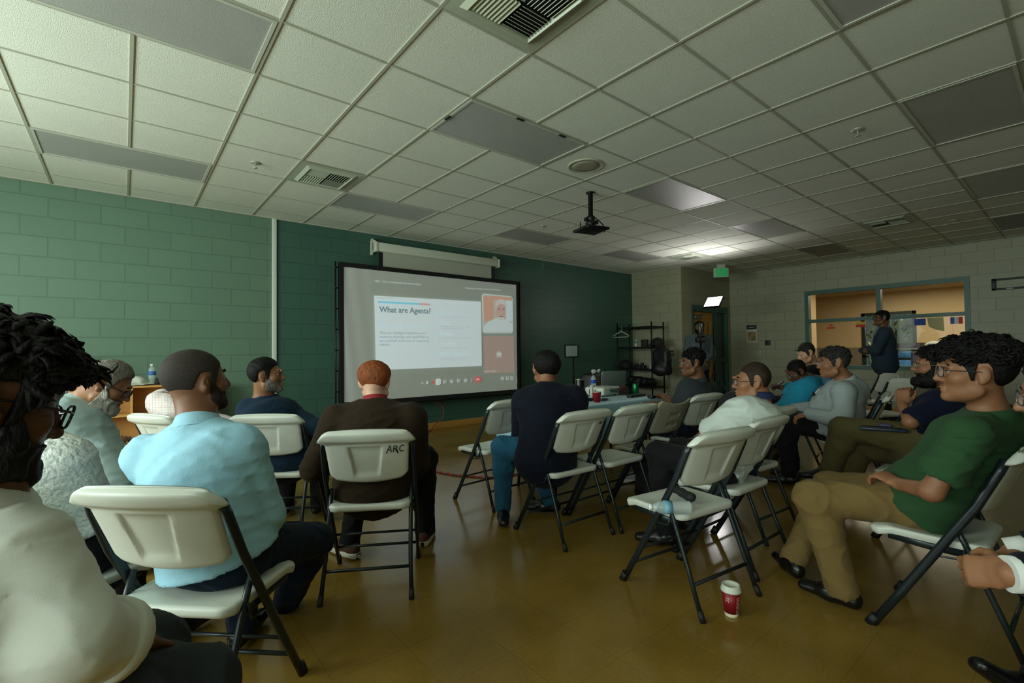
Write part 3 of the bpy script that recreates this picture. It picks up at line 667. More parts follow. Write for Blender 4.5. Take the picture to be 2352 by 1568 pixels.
CHAIRS = [  # x, y, heading (clockwise from the screen wall), label
 (.225, 1.944, 44.3, 'white folding chair under the man in the light blue shirt, nearest at left'),
 (-.19, 2.36, 50, 'white folding chair of the person in the cable knit sweater, mostly hidden at left'),
 (.36, 4.02, 62, 'white folding chair in front of the wooden cubby shelf, partly hidden by the blue shirt'),
 (.849, 3.546, 36.4, 'white folding chair of the man in the navy jacket turned sideways'),
 (1.064, 2.51, 31, 'white folding chair with ARC written on its back, under the red-haired man'),
 (2.388, 3.2, -4, 'empty white folding chair left of the man in the long navy coat'),
 (2.317, 2.321, 2.1, 'white folding chair under the man in the long navy coat'),
 (2.80, 2.287, 0, 'white folding chair in front of the table, second from the navy coat man'),
 (3.93, 2.37, 3.6, 'white folding chair of the young man in the dark grey polo'),
 (2.262, 1.369, 7.7, 'empty white folding chair in the foreground with a water bottle on its seat'),
 (2.81, 1.41, 1, 'white folding chair under the man in the white polo shirt'),
 (3.33, 1.56, 4, 'white folding chair holding a black backpack, right of the white polo'),
 (2.79, .43, 1, 'white folding chair under the man in the green polo, at the right edge'),
 (3.98, .70, 0, 'white folding chair under the bearded man in the navy t-shirt'),
 (4.95, 1.36, -14, 'white folding chair behind the man in the grey shirt, with a yellow sticker'),
 (7.15, 1.62, -48, 'empty white folding chair standing before the man with crossed arms'),
 (8.55, 2.08, -40, 'empty white folding chair at the far right, beneath the interior window'),
 (5.45, 2.0, -12, 'white folding chair under the stooping person in the blue hoodie'),
 (6.5, 2.25, -25, 'white folding chair under the smiling man in the black suit'),
]
SEAT = {}
c0 = make_chair('white')
for i, (x, y, a, lab) in enumerate(CHAIRS):
    c = c0 if i == 0 else copy_tree(c0)
    c.location = (x, y, 0); c.rotation_euler = (0, 0, -D(a)); tag(c, lab, 'chair', 'white folding chairs'); SEAT[i] = (x, y, D(a), c)
ct = make_chair('tan'); ct.location = (3.35, 2.32, 0); ct.rotation_euler = (0, 0, -D(1)); tag(ct, 'tan folding chair with two slots in its back, between white chairs by the table', 'chair')
m_ink_b = mat('black_marker', (12, 12, 14), .5)
def strokes(L, x0, z0, k, r, m, par, lab):
    mb = MB()
    for st in L:
        pts = []
        for (a, b2), (c, d) in zip(st[:-1], st[1:]): pts += [(a+(c-a)*t/4, b2+(d-b2)*t/4) for t in range(4)]
        pts.append(st[-1]); mb.tube([(x0+x*k, back_surface((x0+x*k)*.21/.206, z0+z*k, .0012), z0+z*k) for x, z in pts], r, 6, up=(0, 1, 0))
    mb.build('marker_lettering', m, par, label=lab)
ARC = [[(0, 0), (.5, 1.05), (.62, .1)], [(.12, .42), (.62, .5)], [(.86, .1), (.98, .95)], [(.98, .95), (1.3, .92), (1.36, .72), (1.1, .55), (.92, .52)], [(1.1, .55), (1.42, -.12), (1.36, .3), (1.25, .5)], [(2.2, .86), (1.98, .98), (1.72, .8), (1.62, .45), (1.78, .15), (2.12, .22)]]
strokes(ARC, .094, .718, .040, .0022, m_ink_b, SEAT[4][3], 'black handwritten letters ARC')
for k in (6, 7): strokes(ARC, .12, .735, .022, .0013, mat('faded_marker', (60, 66, 60), .5), SEAT[k][3], 'faded handwritten letters')
MB().cbox((-.205, -.235, .76), (.05, .004, .03), .002).build('sticker', mat('yellow_sticker', (150, 160, 50), .6), SEAT[14][3])
# ------------------------------------------------------------------ things around the room
def bottle(loc, h, lab, R=None, cap=(230, 230, 230), band=(60, 110, 180), full=True, grp=None):
    e = empty('water_bottle', loc, 0, lab, 'bottle', grp); r = h*.155
    if R is not None: e.rotation_mode = 'QUATERNION'; e.rotation_quaternion = R.to_quaternion()
    mw = mat('clear_bottle_plastic', (200, 214, 214), .12, alpha=.38, spec=.6)
    pr = [(0, .004), (r*.7, .0), (r*.95, .01*h/.2)]
    for k in range(7): z = h*(.08+.05*k); pr += [(r, z), (r*.94, z+h*.025)]
    pr += [(r, h*.45), (r, h*.68), (r*.92, h*.76), (r*.5, h*.88), (r*.38, h*.9), (r*.38, h*.94)]
    MB().lathe(pr, n=24).build('bottle_body', mw, e)
    MB().lathe([(r*.46, h*.92), (r*.47, h*1.0), (0, h*1.005)], n=18).build('cap', mat('cap_%d' % cap[0], cap, .4), e)
    if band: MB().lathe([(r*1.012, h*.47), (r*1.012, h*.66)], n=24).build('paper_label', mat('label_%d_%d' % (band[0], band[2]), band, .5, var=.25, scale=120), e)
    return e
m_wood = mat('maple_cubby_wood', (206, 156, 88), .45, bump=.08, scale=14, var=.1, stretch=(1, 6, 6))
def cubby(x0, x1, y0, y1, h, shelves, divs, lab):
    e = empty('cubby_shelf', (x0, y0, 0), 0, lab, 'shelf'); W, Dp, t = x1-x0, y1-y0, .02
    for xx in (0, W-t): MB().box((xx, 0, 0), (xx+t, Dp, h), .002).build('side_panel', m_wood, e)
    MB().box((0, 0, h-t), (W, Dp, h), .002).build('top_board', m_wood, e)
    MB().box((t, Dp-.01, .04), (W-t, Dp, h-t)).build('back_panel', m_wood, e)
    for z in shelves: MB().box((t, 0, z-t), (W-t, Dp-.01, z), .002).build('shelf_board', m_wood, e)
    zs = [.0]+list(shelves)+[h-t]
    for (xx, k) in divs: MB().box((xx-x0, .005, zs[k]), (xx-x0+t, Dp-.01, zs[k+1]-(t if k < len(zs)-2 else 0))).build('divider', m_wood, e)
    return e
cubby(-.335, .83, 6.36, 6.685, .905, [.06, .34, .61], [(.055, 3), (.45, 3), (.25, 2), (.45, 1)], 'low wooden cubby shelf against the green wall, behind the grey-haired man')
cubby(-1.25, -.345, 6.36, 6.685, 1.21, [.06, .45, .83], [(-.8, 1)], 'taller wooden cubby shelf at the far left behind the foreground man')
bottle((aty(349, 878, 6.5)[0], 6.5, .906), .225, 'clear water bottle standing on the low wooden cubby shelf')
x = aty(310, 885, 6.5)[0]
o = soft('sun_hat', [ell((x, 6.5, .945), (.11, .1, .055), k=.01), ell((x-.0, 6.48, .92), (.17, .15, .014), k=.03)], .008, mat('white_cloth_hat', (210, 214, 200), .9, bump=.3, scale=90), disp=lambda P: .006*wob(P, 35), origin=(x, 6.5, .906)); o.location = (x, 6.5, .906)
tag(o, 'crumpled white sun hat lying on the low wooden cubby shelf', 'hat')
x = aty(368, 875, 6.5)[0]
o = soft('pouch', [rbox((x, 6.5, .94), (.045, .04, .035), .02)], .006, mat('black_nylon', (16, 17, 18), .7, bump=.2), disp=lambda P: .005*wob(P, 50), origin=(x, 6.5, .906)); o.location = (x, 6.5, .906)
tag(o, 'small black pouch beside the water bottle on the low cubby shelf', 'pouch')

# --- table by the screen with its cloth
tx0, tx1, ty0, ty1, tz = 2.62, 4.30, 2.80, 3.42, .74
e = empty('folding_table', ((tx0+tx1)/2, (ty0+ty1)/2, 0), 0, 'long folding table under a pale blue cloth, right of the man in the navy coat', 'table')
hx, hy = (tx1-tx0)/2-.02, (ty1-ty0)/2-.02
MB().box((-hx, -hy, tz-.05), (hx, hy, tz-.008), .008).build('tabletop', mat('table_plastic', (190, 190, 180), .5), e)
for sx in (-1, 1):
    for sy in (-1, 1): MB().tube([(sx*(hx-.2), sy*(hy-.08), tz-.05), (sx*(hx-.16), sy*(hy-.05), 0)], .014, 10).build('leg', m_ctube, e)
# cloth: top plus hanging folds on all four sides
def cloth():
    rows = []; n = 220; per = []
    L = [(tx0, ty0), (tx1, ty0), (tx1, ty1), (tx0, ty1)]
    for k in range(4):
        a, b2 = Vector(L[k]), Vector(L[(k+1) % 4]); m_ = int(n*(b2-a).length/4.6)
        for i in range(m_): per.append((a+(b2-a)*i/m_, (b2-a).normalized()))
    out = []
    for s in range(13):
        row = []
        for i, (p, t) in enumerate(per):
            nrm = Vector((t.y, -t.x)); d = max(0, s-2)/10; drop = [.0, .004, .012][s] if s < 3 else .012+d*.30
            w = (.5+.5*math.sin(i*.35+1.4*math.sin(i*.11)))*.05*d+.012*d
            off = [-.012, -.003, .004][s] if s < 3 else .004+w
            q = p+nrm*off; row.append((q.x, q.y, tz-drop))
        row.append(row[0]); out.append(row)
    mb = MB().grid(out); mb.poly([Vector(q) for q in out[0][:-1]]); return mb
m_cloth = mat('pale_blue_cloth', (150, 190, 205), .75, bump=.15, scale=60, sheen=.2)
o = cloth().build('tablecloth', m_cloth); tag(o, 'pale blue plastic tablecloth hanging over the long table', 'tablecloth')
TZ = tz+.001
def ont(px, py, z=TZ): p = atz(px, py, z); return Vector((p[0], p[1], z))
# data projector
p = ont(1396, 909); e = empty('projector', (p.x, p.y+.07, TZ), -.12, 'white data projector on the table behind the red cup', 'projector')
mpj = mat('projector_white', (205, 208, 196), .4)
MB().box((-.16, -.12, .012), (.16, .12, .098), .018).build('projector_body', mpj, e)
MB().box((-.06, -.124, .03), (.14, -.117, .085), .003).build('port_panel', mat('port_panel_grey', (150, 160, 158), .5), e)
for k in range(5): MB().cbox((-.04+.035*k, -.125, .065-.012*(k % 2)), (.018, .004, .012), .001).build('port', m_blkp, e)
for k in range(5): MB().cbox((-.161, -.02+.02*k, .05), (.004, .008, .05), 0).build('vent_slot', m_blkp, e)
MB().tube([(0.06, .12, .06), (.06, .14, .06)], .04, 20).build('projector_lens', m_blkp, e)
for sx in (-1, 1): MB().tube([(sx*.12, -.08, 0), (sx*.12, -.08, .014)], .012, 10).build('foot', m_blkp, e)
# red cup with a straw, a rolled napkin in it
def cup(loc, h, r0, r1, m, n=28): return MB().lathe([(0, .002), (r0, 0), (r1, h), (r1+.002, h+.002), (r1-.002, h-.001), (r0*.95, h*.1), (0, h*.1)], n=n)
p = ont(1371, 923); e = empty('paper_cup', p, 0, 'red paper cup with a stirrer on the near edge of the blue tablecloth', 'cup')
cup(p, .095, .03, .041, None).build('cup_wall', mat('red_cup_paper', (150, 20, 30), .5), e); MB().lathe([(.041, .092), (.0425, .095), (.04, .097)], n=28).build('rim', mpj, e)
MB().tube([(.01, -.03, .03), (-.02, .0, .18)], .002, 6).build('stirrer', mpj, e)
p = ont(1359, 920); o = MB().lathe([(.0, 0), (.014, 0), (.016, .15), (.0, .15)], n=14).build('napkin_roll', mat('white_paper', (214, 216, 208), .8)); o.location = p; tag(o, 'rolled white napkin standing behind the red cup', 'napkin')
p = ont(1368, 899); bottle((p.x, p.y+.03, TZ), .21, 'dark cola bottle with a bright blue label behind the red cup', band=(30, 80, 190), cap=(20, 20, 22)); 
p = ont(1336, 921); e = empty('travel_tumbler', (p.x, p.y+.02, TZ), 0, 'tall black steel tumbler on the table beside the navy coat', 'tumbler')
MB().lathe([(0, 0), (.034, 0), (.04, .05), (.046, .2), (.044, .205)], n=24).build('tumbler_body', mat('tumbler_black', (14, 18, 24), .3, .3), e); MB().lathe([(.046, .2), (.047, .212), (.03, .216), (0, .216)], n=24).build('lid', mat('brushed_steel'), e)
p = ont(1460, 905); e = empty('drink_can', p, 0, 'green soda can on the table right of the laptop', 'can')
MB().lathe([(0, .003), (.026, 0), (.033, .01), (.033, .108), (.027, .12)], n=24).build('can_body', mat('green_can', (20, 120, 66), .3, .5, var=.5, scale=90), e); MB().lathe([(.027, .12), (.026, .116), (0, .116)], n=24).build('lid', mat('brushed_steel'), e)
p = ont(1443, 906); o = MB().box((-.05, -.03, 0), (.05, .03, .085), .003).box((-.051, -.031, .06), (.051, .031, .07)).build('snack_box', mat('brown_card', (92, 58, 34), .7, var=.3, scale=40)); o.location = p+Vector((-.02, .06, 0)); tag(o, 'small brown cardboard box left of the green can', 'box')
# laptop
p = ont(1424, 902); e = empty('laptop', (p.x+.0, p.y+.10, TZ), .25, 'open silver laptop on the far side of the table, lid facing away', 'laptop')
mal = mat('laptop_silver', (130, 140, 138), .35, .6)
MB().box((-.17, 0, 0), (.17, .24, .016), .004).build('base', mal, e)
R = Matrix.Rotation(-.28, 3, 'X'); MB().box((-.17, -.006, .0), (.17, .003, .235), .003).build('lid', mal, e).location = (0, 0, .014); e.children[-1].rotation_euler = (.12, 0, 0)
MB().box((-.14, .03, .0165), (.14, .12, .0175)).build('keyboard', m_blkp, e)
for k, (pts, r) in enumerate(([(1392, 905), (1405, 911), (1414, 925), (1428, 940)], .005), ([(1412, 899), (1430, 905), (1440, 912), (1456, 914)], .005), ([(1470, 908), (1490, 906), (1503, 911), (1508, 925)], .004), ([(1345, 920), (1362, 922), (1380, 920), (1396, 917)], .004)) if False else ():
    pass
for pts, lab in (([(-.02, -.125, .06), (.03, -.2, .05), (.1, -.26, .006), (.2, -.29, .006), (.25, -.33, -.02), (.27, -.345, -.12), (.27, -.35, -.22)], 'thick black power cable running off the table from the projector'), ([(.1, -.125, .07), (.14, -.17, .05), (.22, -.18, .006), (.4, -.16, .006), (.5, -.12, .006)], 'black cable looping from the projector towards the power strip')):
    b0 = ont(1396, 909)+Vector((0, .07, 0)); o = MB().tube([Vector(q)+b0 for q in pts], .005, 8).build('power_cable', m_blkp); tag(o, lab, 'cable')
p = ont(1462, 911); o = MB().box((-.15, -.025, 0), (.15, .025, .03), .006).build('power_strip', mat('strip_dark', (36, 36, 40), .45)); o.location = p; o.rotation_euler = (0, 0, .1); tag(o, 'dark power strip lying on the tablecloth before the green can', 'power strip')
p = ont(1498, 914); o = MB().box((-.045, -.03, 0), (.045, .03, .03), .008).build('power_adapter', mat('adapter_black', (12, 22, 28), .5)); o.location = p; tag(o, 'black power adapter at the right end of the table', 'adapter')
p = ont(1387, 919); o = MB().box((-.05, -.03, 0), (.05, .03, .018), .008).build('computer_mouse', m_blkp); o.location = p; o.rotation_euler = (0, 0, .3); tag(o, 'flat black puck lying right of the red cup', 'mouse')
p = ont(1347, 921); o = MB().box((-.07, -.035, 0), (.07, .035, .03), .012).build('cable_bundle', m_blkp); o.location = p; tag(o, 'black cable bundle between the tumbler and the red cup', 'cable')

# --- small video light, suitcase and rack at the back
p = aty(1317, 806, 6.15); e = empty('light_stand', (p[0], 6.15, 0), 0, 'small switched-off video light on a black stand by the green wall', 'video light')
MB().tube([(0, 0, .02), (0, 0, 1.12)], .012, 10).tube([(0, 0, .6), (0, 0, 1.0)], .016, 10).build('pole', m_blk, e)
for k in range(3): a = k*2.094+.3; MB().tube([(0, 0, .5), (.3*math.cos(a), .3*math.sin(a)*.6-.02, .01)], .009, 8).build('leg', m_blk, e)
R = Matrix.Rotation(-.5, 3, 'Z')
MB().cbox((-.05, 0, 1.225), (.26, .07, .24), .012, 0, R).build('lamp_housing', m_blk, e); MB().cbox(Vector((-.06, 0, 1.225))+R @ Vector((0, -.037, 0)), (.22, .004, .2), .002, 0, R).build('diffuser', mat('diffuser_grey', (132, 146, 142), .5), e)
p = aty(1361, 860, 5.3); zt = aty(1361, 853, 5.3)[2]; e = empty('suitcase', (p[0], 5.3, 0), -.35, 'black upright suitcase standing by the green wall behind the table', 'suitcase')
ms = mat('black_luggage', (15, 17, 18), .5, bump=.1)
MB().box((-.2, -.13, .03), (.2, .13, zt-.03), .035).build('shell', ms, e); MB().tube([(-.08, 0, zt-.04), (-.08, 0, zt), (.08, 0, zt), (.08, 0, zt-.04)], .01, 8).build('handle', ms, e)
for sx in (-1, 1):
    for sy in (-1, 1): MB().tube([(sx*.15-.012, sy*.09, .025), (sx*.15+.012, sy*.09, .025)], .025, 14).build('wheel', m_blkp, e)
for k, (dx_, lab) in enumerate(((-.02, 'crumpled white tissue on top of the suitcase, left one'), (.1, 'crumpled white tissue on top of the suitcase, right one'))):
    c = Vector((p[0]+dx_, 5.26, zt-.03)); o = soft('tissue', [ell(c+Vector((0, 0, .03)), (.045, .03, .03), k=.01)], .007, mat('white_paper'), disp=lambda P: .014*wob(P, 60, k), origin=c); o.location = c; tag(o, lab, 'tissue')
rx0, rx1, ry0, ry1, rz = 8.40, 8.83, 5.73, 6.60, 1.82
e = empty('storage_rack', (rx0, ry0, 0), 0, 'black wire storage rack in the far corner by the cream wall', 'rack')
W, L = rx1-rx0, ry1-ry0
for xx in (0, W):
    for yy in (0, L): MB().tube([(xx, yy, 0), (xx, yy, rz)], .016, 10).build('post', m_blk, e)
RS = (1.73, 1.30, .83, .47, .12)
for z in RS:
    s = MB().box((0, -.0, z-.04), (W, .012, z)).box((0, L-.012, z-.04), (W, L, z)).box((0, 0, z-.04), (.012, L, z)).box((W-.012, 0, z-.04), (W, L, z))
    if z != 1.73:
        for k in range(22): s.box((0, k*L/22+.01, z-.012), (W, k*L/22+.016, z-.006))
    s.build('wire_shelf', m_blk, e)
def onr(px, z, x=8.5):
    d = ray(px, 800); return Vector((x, x*d[1]/d[0], z+.002))
p = atx(1426, 750, rx0-.03); e = empty('coat_hanger', (rx0-.03, p[1], 1.72), 0, 'white plastic coat hanger on the upper left of the black rack', 'hanger')
mh = mat('hanger_white', (205, 210, 200), .4)
MB().tube([(0, .19, -.205), (0, -.19, -.205), (0, -.215, -.185), (0, -.18, -.16), (0, -.1, -.12), (0, -.03, -.09), (0, .03, -.09), (0, .1, -.12), (0, .18, -.16), (0, .215, -.185)], .009, 8, closed=True).build('hanger_frame', mh, e)
MB().tube([(0, 0, -.09), (0, 0, -.06), (0, -.025, -.04), (0, -.025, -.01), (.01, 0, .008), (.035, .015, .0), (.035, .015, -.02)], .004, 8).build('hook', mh, e)
bottle(onr(1461, RS[1]), .17, 'small water bottle on the second shelf of the black rack', band=(60, 140, 150))
q = onr(1482, RS[1]); o = MB().box((-.05, -.07, 0), (.05, .07, .15), .004).build('carton', mat('dark_carton', (30, 32, 32), .6)); o.location = q; tag(o, 'dark carton on the second rack shelf', 'box')
q = onr(1491, RS[1], 8.56); o = cup(q, .13, .045, .055, None).build('mug', mat('grey_mug', (120, 124, 122), .5)); o.location = q; tag(o, 'pale grey cup beside the dark carton on the rack', 'cup')
def cap_hat(q, s, lab, m):
    o = soft('cap', [ell(q+Vector((0, 0, .05*s)), (.11*s, .12*s, .11*s), k=.02), ell(q+Vector((-.1*s, .06*s, .03*s)), (.1*s, .09*s, .012*s), k=.03), plane(q, (0, 0, -1))], .012, m, origin=q); o.location = q; return tag(o, lab, 'cap')
m_bc = mat('black_cap_cloth', (18, 18, 20), .8, bump=.2)
cap_hat(onr(1511, RS[1]), 1.15, 'black cap on the right end of the second rack shelf', m_bc); cap_hat(onr(1437, RS[2], 8.6), 1.2, 'black cap on the left end of the third rack shelf', m_bc)
for k, (px_, w_, h_, lab) in enumerate(((1464, .08, .09, 'black camera body on the third rack shelf, left of the white bottles'), (1476, .06, .11, 'black camera with its lens up on the third rack shelf'))):
    q = onr(px_, RS[2]); o = MB().box((-.05, -w_, 0), (.05, w_, h_*.7), .012).tube([(-.02, 0, h_*.6), (-.02, 0, h_*1.2)], .035, 14).build('camera', m_blkp); o.location = q; tag(o, lab, 'camera')
for px_, lab in ((1494, 'white bottle on the third rack shelf, left of the pair'), (1502, 'white bottle on the third rack shelf, right of the pair')):
    q = onr(px_, RS[2], 8.56); o = MB().lathe([(0, 0), (.033, 0), (.035, .01), (.035, .1), (.018, .12), (.018, .14), (0, .14)], n=18).build('lotion_bottle', mat('white_hdpe', (150, 156, 150), .4)); o.location = q; tag(o, lab, 'bottle', 'white bottles on the rack')
q = onr(1475, RS[3]); o = soft('duffel_bag', [cone(q+Vector((.03, .28, .1)), q+Vector((.0, -.25, .09)), .1, .08, .02), plane(q+Vector((0, 0, .005)), (0, 0, -1))], .014, ms, disp=lambda P: .012*wob(P, 22), origin=q); o.location = q; tag(o, 'long black bag lying on the lowest visible rack shelf', 'bag')
# backpack hanging on the rack
q = atx(1521, 845, rx0-.13); q = Vector((rx0-.13, q[1], 0))
e0 = soft('backpack', [rbox(q+Vector((0, 0, .98)), (.1, .18, .26), .08), ell(q+Vector((-.07, .03, .86)), (.09, .16, .14), k=.04), ell(q+Vector((0, 0, 1.2)), (.08, .12, .1), k=.05)], .014, ms, disp=lambda P: .012*wob(P, 18, 2), origin=(q.x, q.y, .7)); e0.location = (q.x, q.y, .7)
tag(e0, 'black backpack hanging from the right post of the black rack', 'backpack')
MB().tube([(0, 0, .56), (.03, .0, .62), (.1, .03, .64), (.12, .0, .58)], .01, 6).build('strap', mat('red_strap', (90, 30, 34), .7), e0)

# --- wall fittings
p = atx(1542, 811, XC); e = empty('light_switch', (XC-.002, p[1], p[2]), 0, 'dark double light switch on the cream corner wall by the rack', 'switch')
MB().box((-.006, -.06, -.06), (.001, .06, .06), .003).build('plate', mat('switch_steel', (70, 74, 66), .35, .6), e); MB().box((-.014, -.03, -.025), (-.004, -.015, .025), .002).build('toggle', mat('hanger_white'), e); MB().box((-.014, .02, -.025), (-.004, .035, .025), .002).build('toggle', mat('hanger_white'), e)
p = atx(1727, 766, XR); e = empty('poster', (XR-.003, p[1], p[2]), 0, 'small framed notice with a black heading on the cream wall left of the window', 'poster')
MB().box((-.008, -.115, -.205), (.0, .115, .205), .002).build('sheet', mat('poster_paper', (190, 190, 176), .6), e); MB().box((-.010, -.112, .1), (-.007, .112, .2)).build('heading_band', m_blkp, e)
MB().box((-.010, -.09, -.17), (-.007, .09, .04)).build('picture', mat('poster_picture', (140, 118, 84), .7, var=.6, scale=60), e); MB().box((-.0115, -.06, .14), (-.0095, .06, .155)).build('heading_line', mat('hanger_white'), e)
p = atx(1764, 787, XR); o = MB().box((XR-.03, p[1]-.055, p[2]-.055), (XR-.001, p[1]+.055, p[2]+.055), .006).build('thermostat', mat('dark_thermostat', (26, 27, 28), .5)); tag(o, 'square black thermostat on the cream wall below the notice', 'thermostat')
p = atx(1745, 810, XR); e = empty('wall_outlet', (XR-.002, p[1], p[2]), 0, 'cream wall outlet left of the black thermostat', 'outlet'); MB().box((-.005, -.035, -.057), (.001, .035, .057), .003).build('plate', mat('outlet_cream', (170, 164, 140), .5), e); [MB().box((-.009, -.015, z-.014), (-.004, .015, z+.014), .002).build('socket', mat('outlet_cream'), e) for z in (-.022, .022)]
# tv wall bracket
p0, p1 = atx(2277, 641, XR-.05), atx(2278, 667, XR-.05); yb = p0[1]; e = empty('tv_bracket', (XR-.001, yb-.35, (p0[2]+p1[2])/2), 0, 'empty black television wall bracket at the right edge', 'bracket'); hz = (p0[2]-p1[2])/2
MB().box((-.05, -.35, hz-.03), (-.01, .35, hz), .003).box((-.05, -.35, -hz), (-.01, .35, -hz+.03), .003).box((-.05, .3, -hz), (-.005, .35, hz), .003).box((-.05, -.35, -hz), (-.005, -.3, hz), .003).build('bracket_frame', m_blk, e)
MB().box((-.054, .1, -hz+.006), (-.048, .18, -hz+.02)).build('sticker', mat('poster_paper'), e)
# outlet under the screen, red cord
p = aty(1004, 919, YW); e = empty('wall_outlet', (p[0], YW-.002, p[2]), 0, 'grey wall outlet under the big screen with a red cord plugged in', 'outlet'); MB().box((-.035, -.006, -.057), (.035, .001, .057), .003).build('plate', mat('outlet_grey', (120, 124, 118), .5), e)
MB().box((-.02, -.04, -.03), (.02, -.005, .01), .006).build('plug', mat('red_cord', (150, 32, 24), .5), e)
q = Vector((p[0], YW-.03, p[2]-.02))
o = MB().tube([q, q+Vector((.06, -.06, -.1)), q+Vector((.06, -.06, -.25)), (q.x-.1, YW-.06, .06), (q.x-.17, YW-.12, .009), (q.x-.35, YW-.2, .008), (q.x-.55, YW-.3, .008), (q.x-.9, YW-.25, .008)], .007, 8).build('red_cord', mat('red_cord')); tag(o, 'red power cord dropping from the outlet under the screen to the floor', 'cord')
pts = [atz(x, y, .009) for x, y in ((940, 1072), (990, 1079), (1020, 1086), (1050, 1091), (1080, 1093), (1110, 1096), (1150, 1095), (1200, 1086), (1240, 1078))]
e = MB().tube(pts, .009, 8).build('extension_cord', mat('orange_cord', (186, 62, 34), .5)); tag(e, 'orange extension cord with blue tape rings on the floor between the chairs', 'cord')
for k in range(len(pts)-1):
    for t in (.2, .7): a = Vector(pts[k]).lerp(Vector(pts[k+1]), t); b2 = Vector(pts[k]).lerp(Vector(pts[k+1]), t+.12); MB().tube([a, b2], .011, 8).build('blue_tape', mat('blue_tape', (40, 90, 150), .6), e)
p = aty(1243, 606, YW); o = MB().tube([(p[0]+.05*math.cos(t), YW-.004, p[2]-.045+.045*math.sin(t)) for t in [i*.3-1.9 for i in range(12)]]+[(p[0]+.01, YW-.004, p[2])]+[(p[0]+.01+.04*math.cos(t), YW-.004, p[2]+.04+.04*math.sin(t)) for t in [i*.3-1.4 for i in range(11)]], .006, 6).build('wall_hook', mat('mark_pale', (110, 140, 126), .6)); tag(o, 'pale curl like a figure 3 high on the green wall', 'hook')

# --- bright video light on its tripod
LEDP = Vector(atd(1638, 692, 8.9)); LEDN = Vector((-.9, .02, .78)).normalized()
zq = LEDN; xq = Vector((0, 0, 1)).cross(zq).normalized(); yq = zq.cross(xq); RL = Matrix((xq, yq, zq)).transposed()
e = empty('video_light', (LEDP.x+.05, LEDP.y+.03, 0), 0, 'glowing video light panel on a black tripod in front of the entrance', 'video light'); eo = Vector(e.location)
MB().cbox(LEDP-eo-zq*.03, (.31, .25, .05), .012, 0, RL).build('lamp_housing', m_blk, e)
MB().cbox(LEDP-eo-zq*.002, (.285, .225, .006), .001, 0, RL).build('led_panel', mat('led_glow', (255, 255, 255), .5, emit=(255, 252, 248), estr=40), e)
MB().tube([(0, 0, .62), (0, 0, LEDP.z-.14), LEDP-eo-zq*.06], .015, 10).tube([(0, 0, .7), (0, 0, 1.3)], .02, 10).build('pole', m_blk, e)
for k in range(3): a = k*2.094-.9; MB().tube([(0, 0, .85), (.42*math.cos(a), .42*math.sin(a), .012)], .012, 8).tube([(0, 0, .42), (.21*math.cos(a), .21*math.sin(a), .43)], .007, 6).build('leg', m_blk, e)
# camera on tripod before the man in the doorway
c = Vector(atd(1609, 772, 9.2)); e = empty('camera_tripod', (c.x, c.y, 0), 0, 'camera on a thin black tripod in front of the man in the doorway', 'tripod')
MB().tube([(0, 0, .4), (0, 0, c.z-.1)], .018, 10).build('pole', m_blk, e)
for k in range(3): a = k*2.094+.4; MB().tube([(0, 0, .9), (.36*math.cos(a), .36*math.sin(a), .012)], .012, 8).build('leg', m_blk, e)
MB().box((-.13, -.05, c.z-.12), (.12, .05, c.z-.02), .02).box((-.05, -.06, c.z-.02), (.06, .05, c.z+.04), .015).build('camera_head', m_blkp, e)
MB().box((-.05, -.03, c.z+.04), (.05, .02, c.z+.26), .015).build('monitor', mat('monitor_silver', (96, 98, 100), .25, .5), e)
# --- things on the floor and chairs
p = atz(1695, 1418, 0); e = empty('coffee_cup', (p[0], p[1]+.03, 0), 0, 'red take-away coffee cup with a white lid on the floor', 'cup')
prof = lambda r0, r1, h0, h1: [(r0+(r1-r0)*h0/.118, h0), (r0+(r1-r0)*h1/.118, h1)]
MB().lathe([(0, .003), (.028, 0)]+prof(.0285, .0405, .001, .016), n=32).build('base_band', mat('cup_white', (214, 208, 178), .5), e)
MB().lathe(prof(.0287, .0407, .016, .112), n=32).build('sleeve', mat('cup_red', (128, 12, 26), .45), e)
MB().lathe([(.040, .11), (.0445, .112), (.0445, .119), (.0415, .121), (.0385, .139), (.036, .141), (.033, .134), (.0, .133)], n=32).build('lid', mat('lid_white', (205, 210, 196), .35), e)
MB().ball((.012, -.026, .134), (.004, .003, .002), 8).build('sip_hole', mat('lid_white'), e)
for t0, body, size, lab in ((-2.02, 'DUNKIN\u2019', .0235, 'pale vertical lettering'), (-3.36, 'TC', .022, 'pale vertical letters')):
    def fcup(x, y, t0=t0, L=(.095 if body != 'TC' else .092)):
        z = L-x; r = .0287+.012*z/.118+.0006; a = t0+y/r; return Vector((r*math.cos(a), r*math.sin(a), z))
    text('cup_lettering', body, size, mat('cup_letter', (214, 170, 160), .5), e, fcup, bold=.0004, label=lab, sx=.82)
R = Matrix.Rotation(-.35, 4, 'Z') @ Matrix.Rotation(PI/2, 4, 'Y') @ Matrix.Rotation(.2, 4, 'X')
q = atz(1588, 1172, .465)
dirb = (Vector((-.35, .35, 0))).normalized(); Rb = dirb.to_track_quat('Z', 'Y').to_matrix()
q = Vector(atz(1590, 1166, .475)); bottle(q, .2, 'clear water bottle lying on the seat of the empty foreground chair', R=Rb, band=(110, 160, 180))
a, b2 = Vector(atz(1546, 1121, .47)), Vector(atz(1588, 1142, .465)); o = soft('folded_umbrella', [cone((0, 0, .0), b2-a, .02, .024, .01)], .006, mat('black_nylon'), disp=lambda P: .003*wob(P, 60)); o.location = a; tag(o, 'folded black umbrella on the seat of the empty foreground chair', 'umbrella')
bottle((.10, 2.36, 0), .2, 'blue tinted water bottle on the floor under the nearest chair', band=(70, 150, 190))
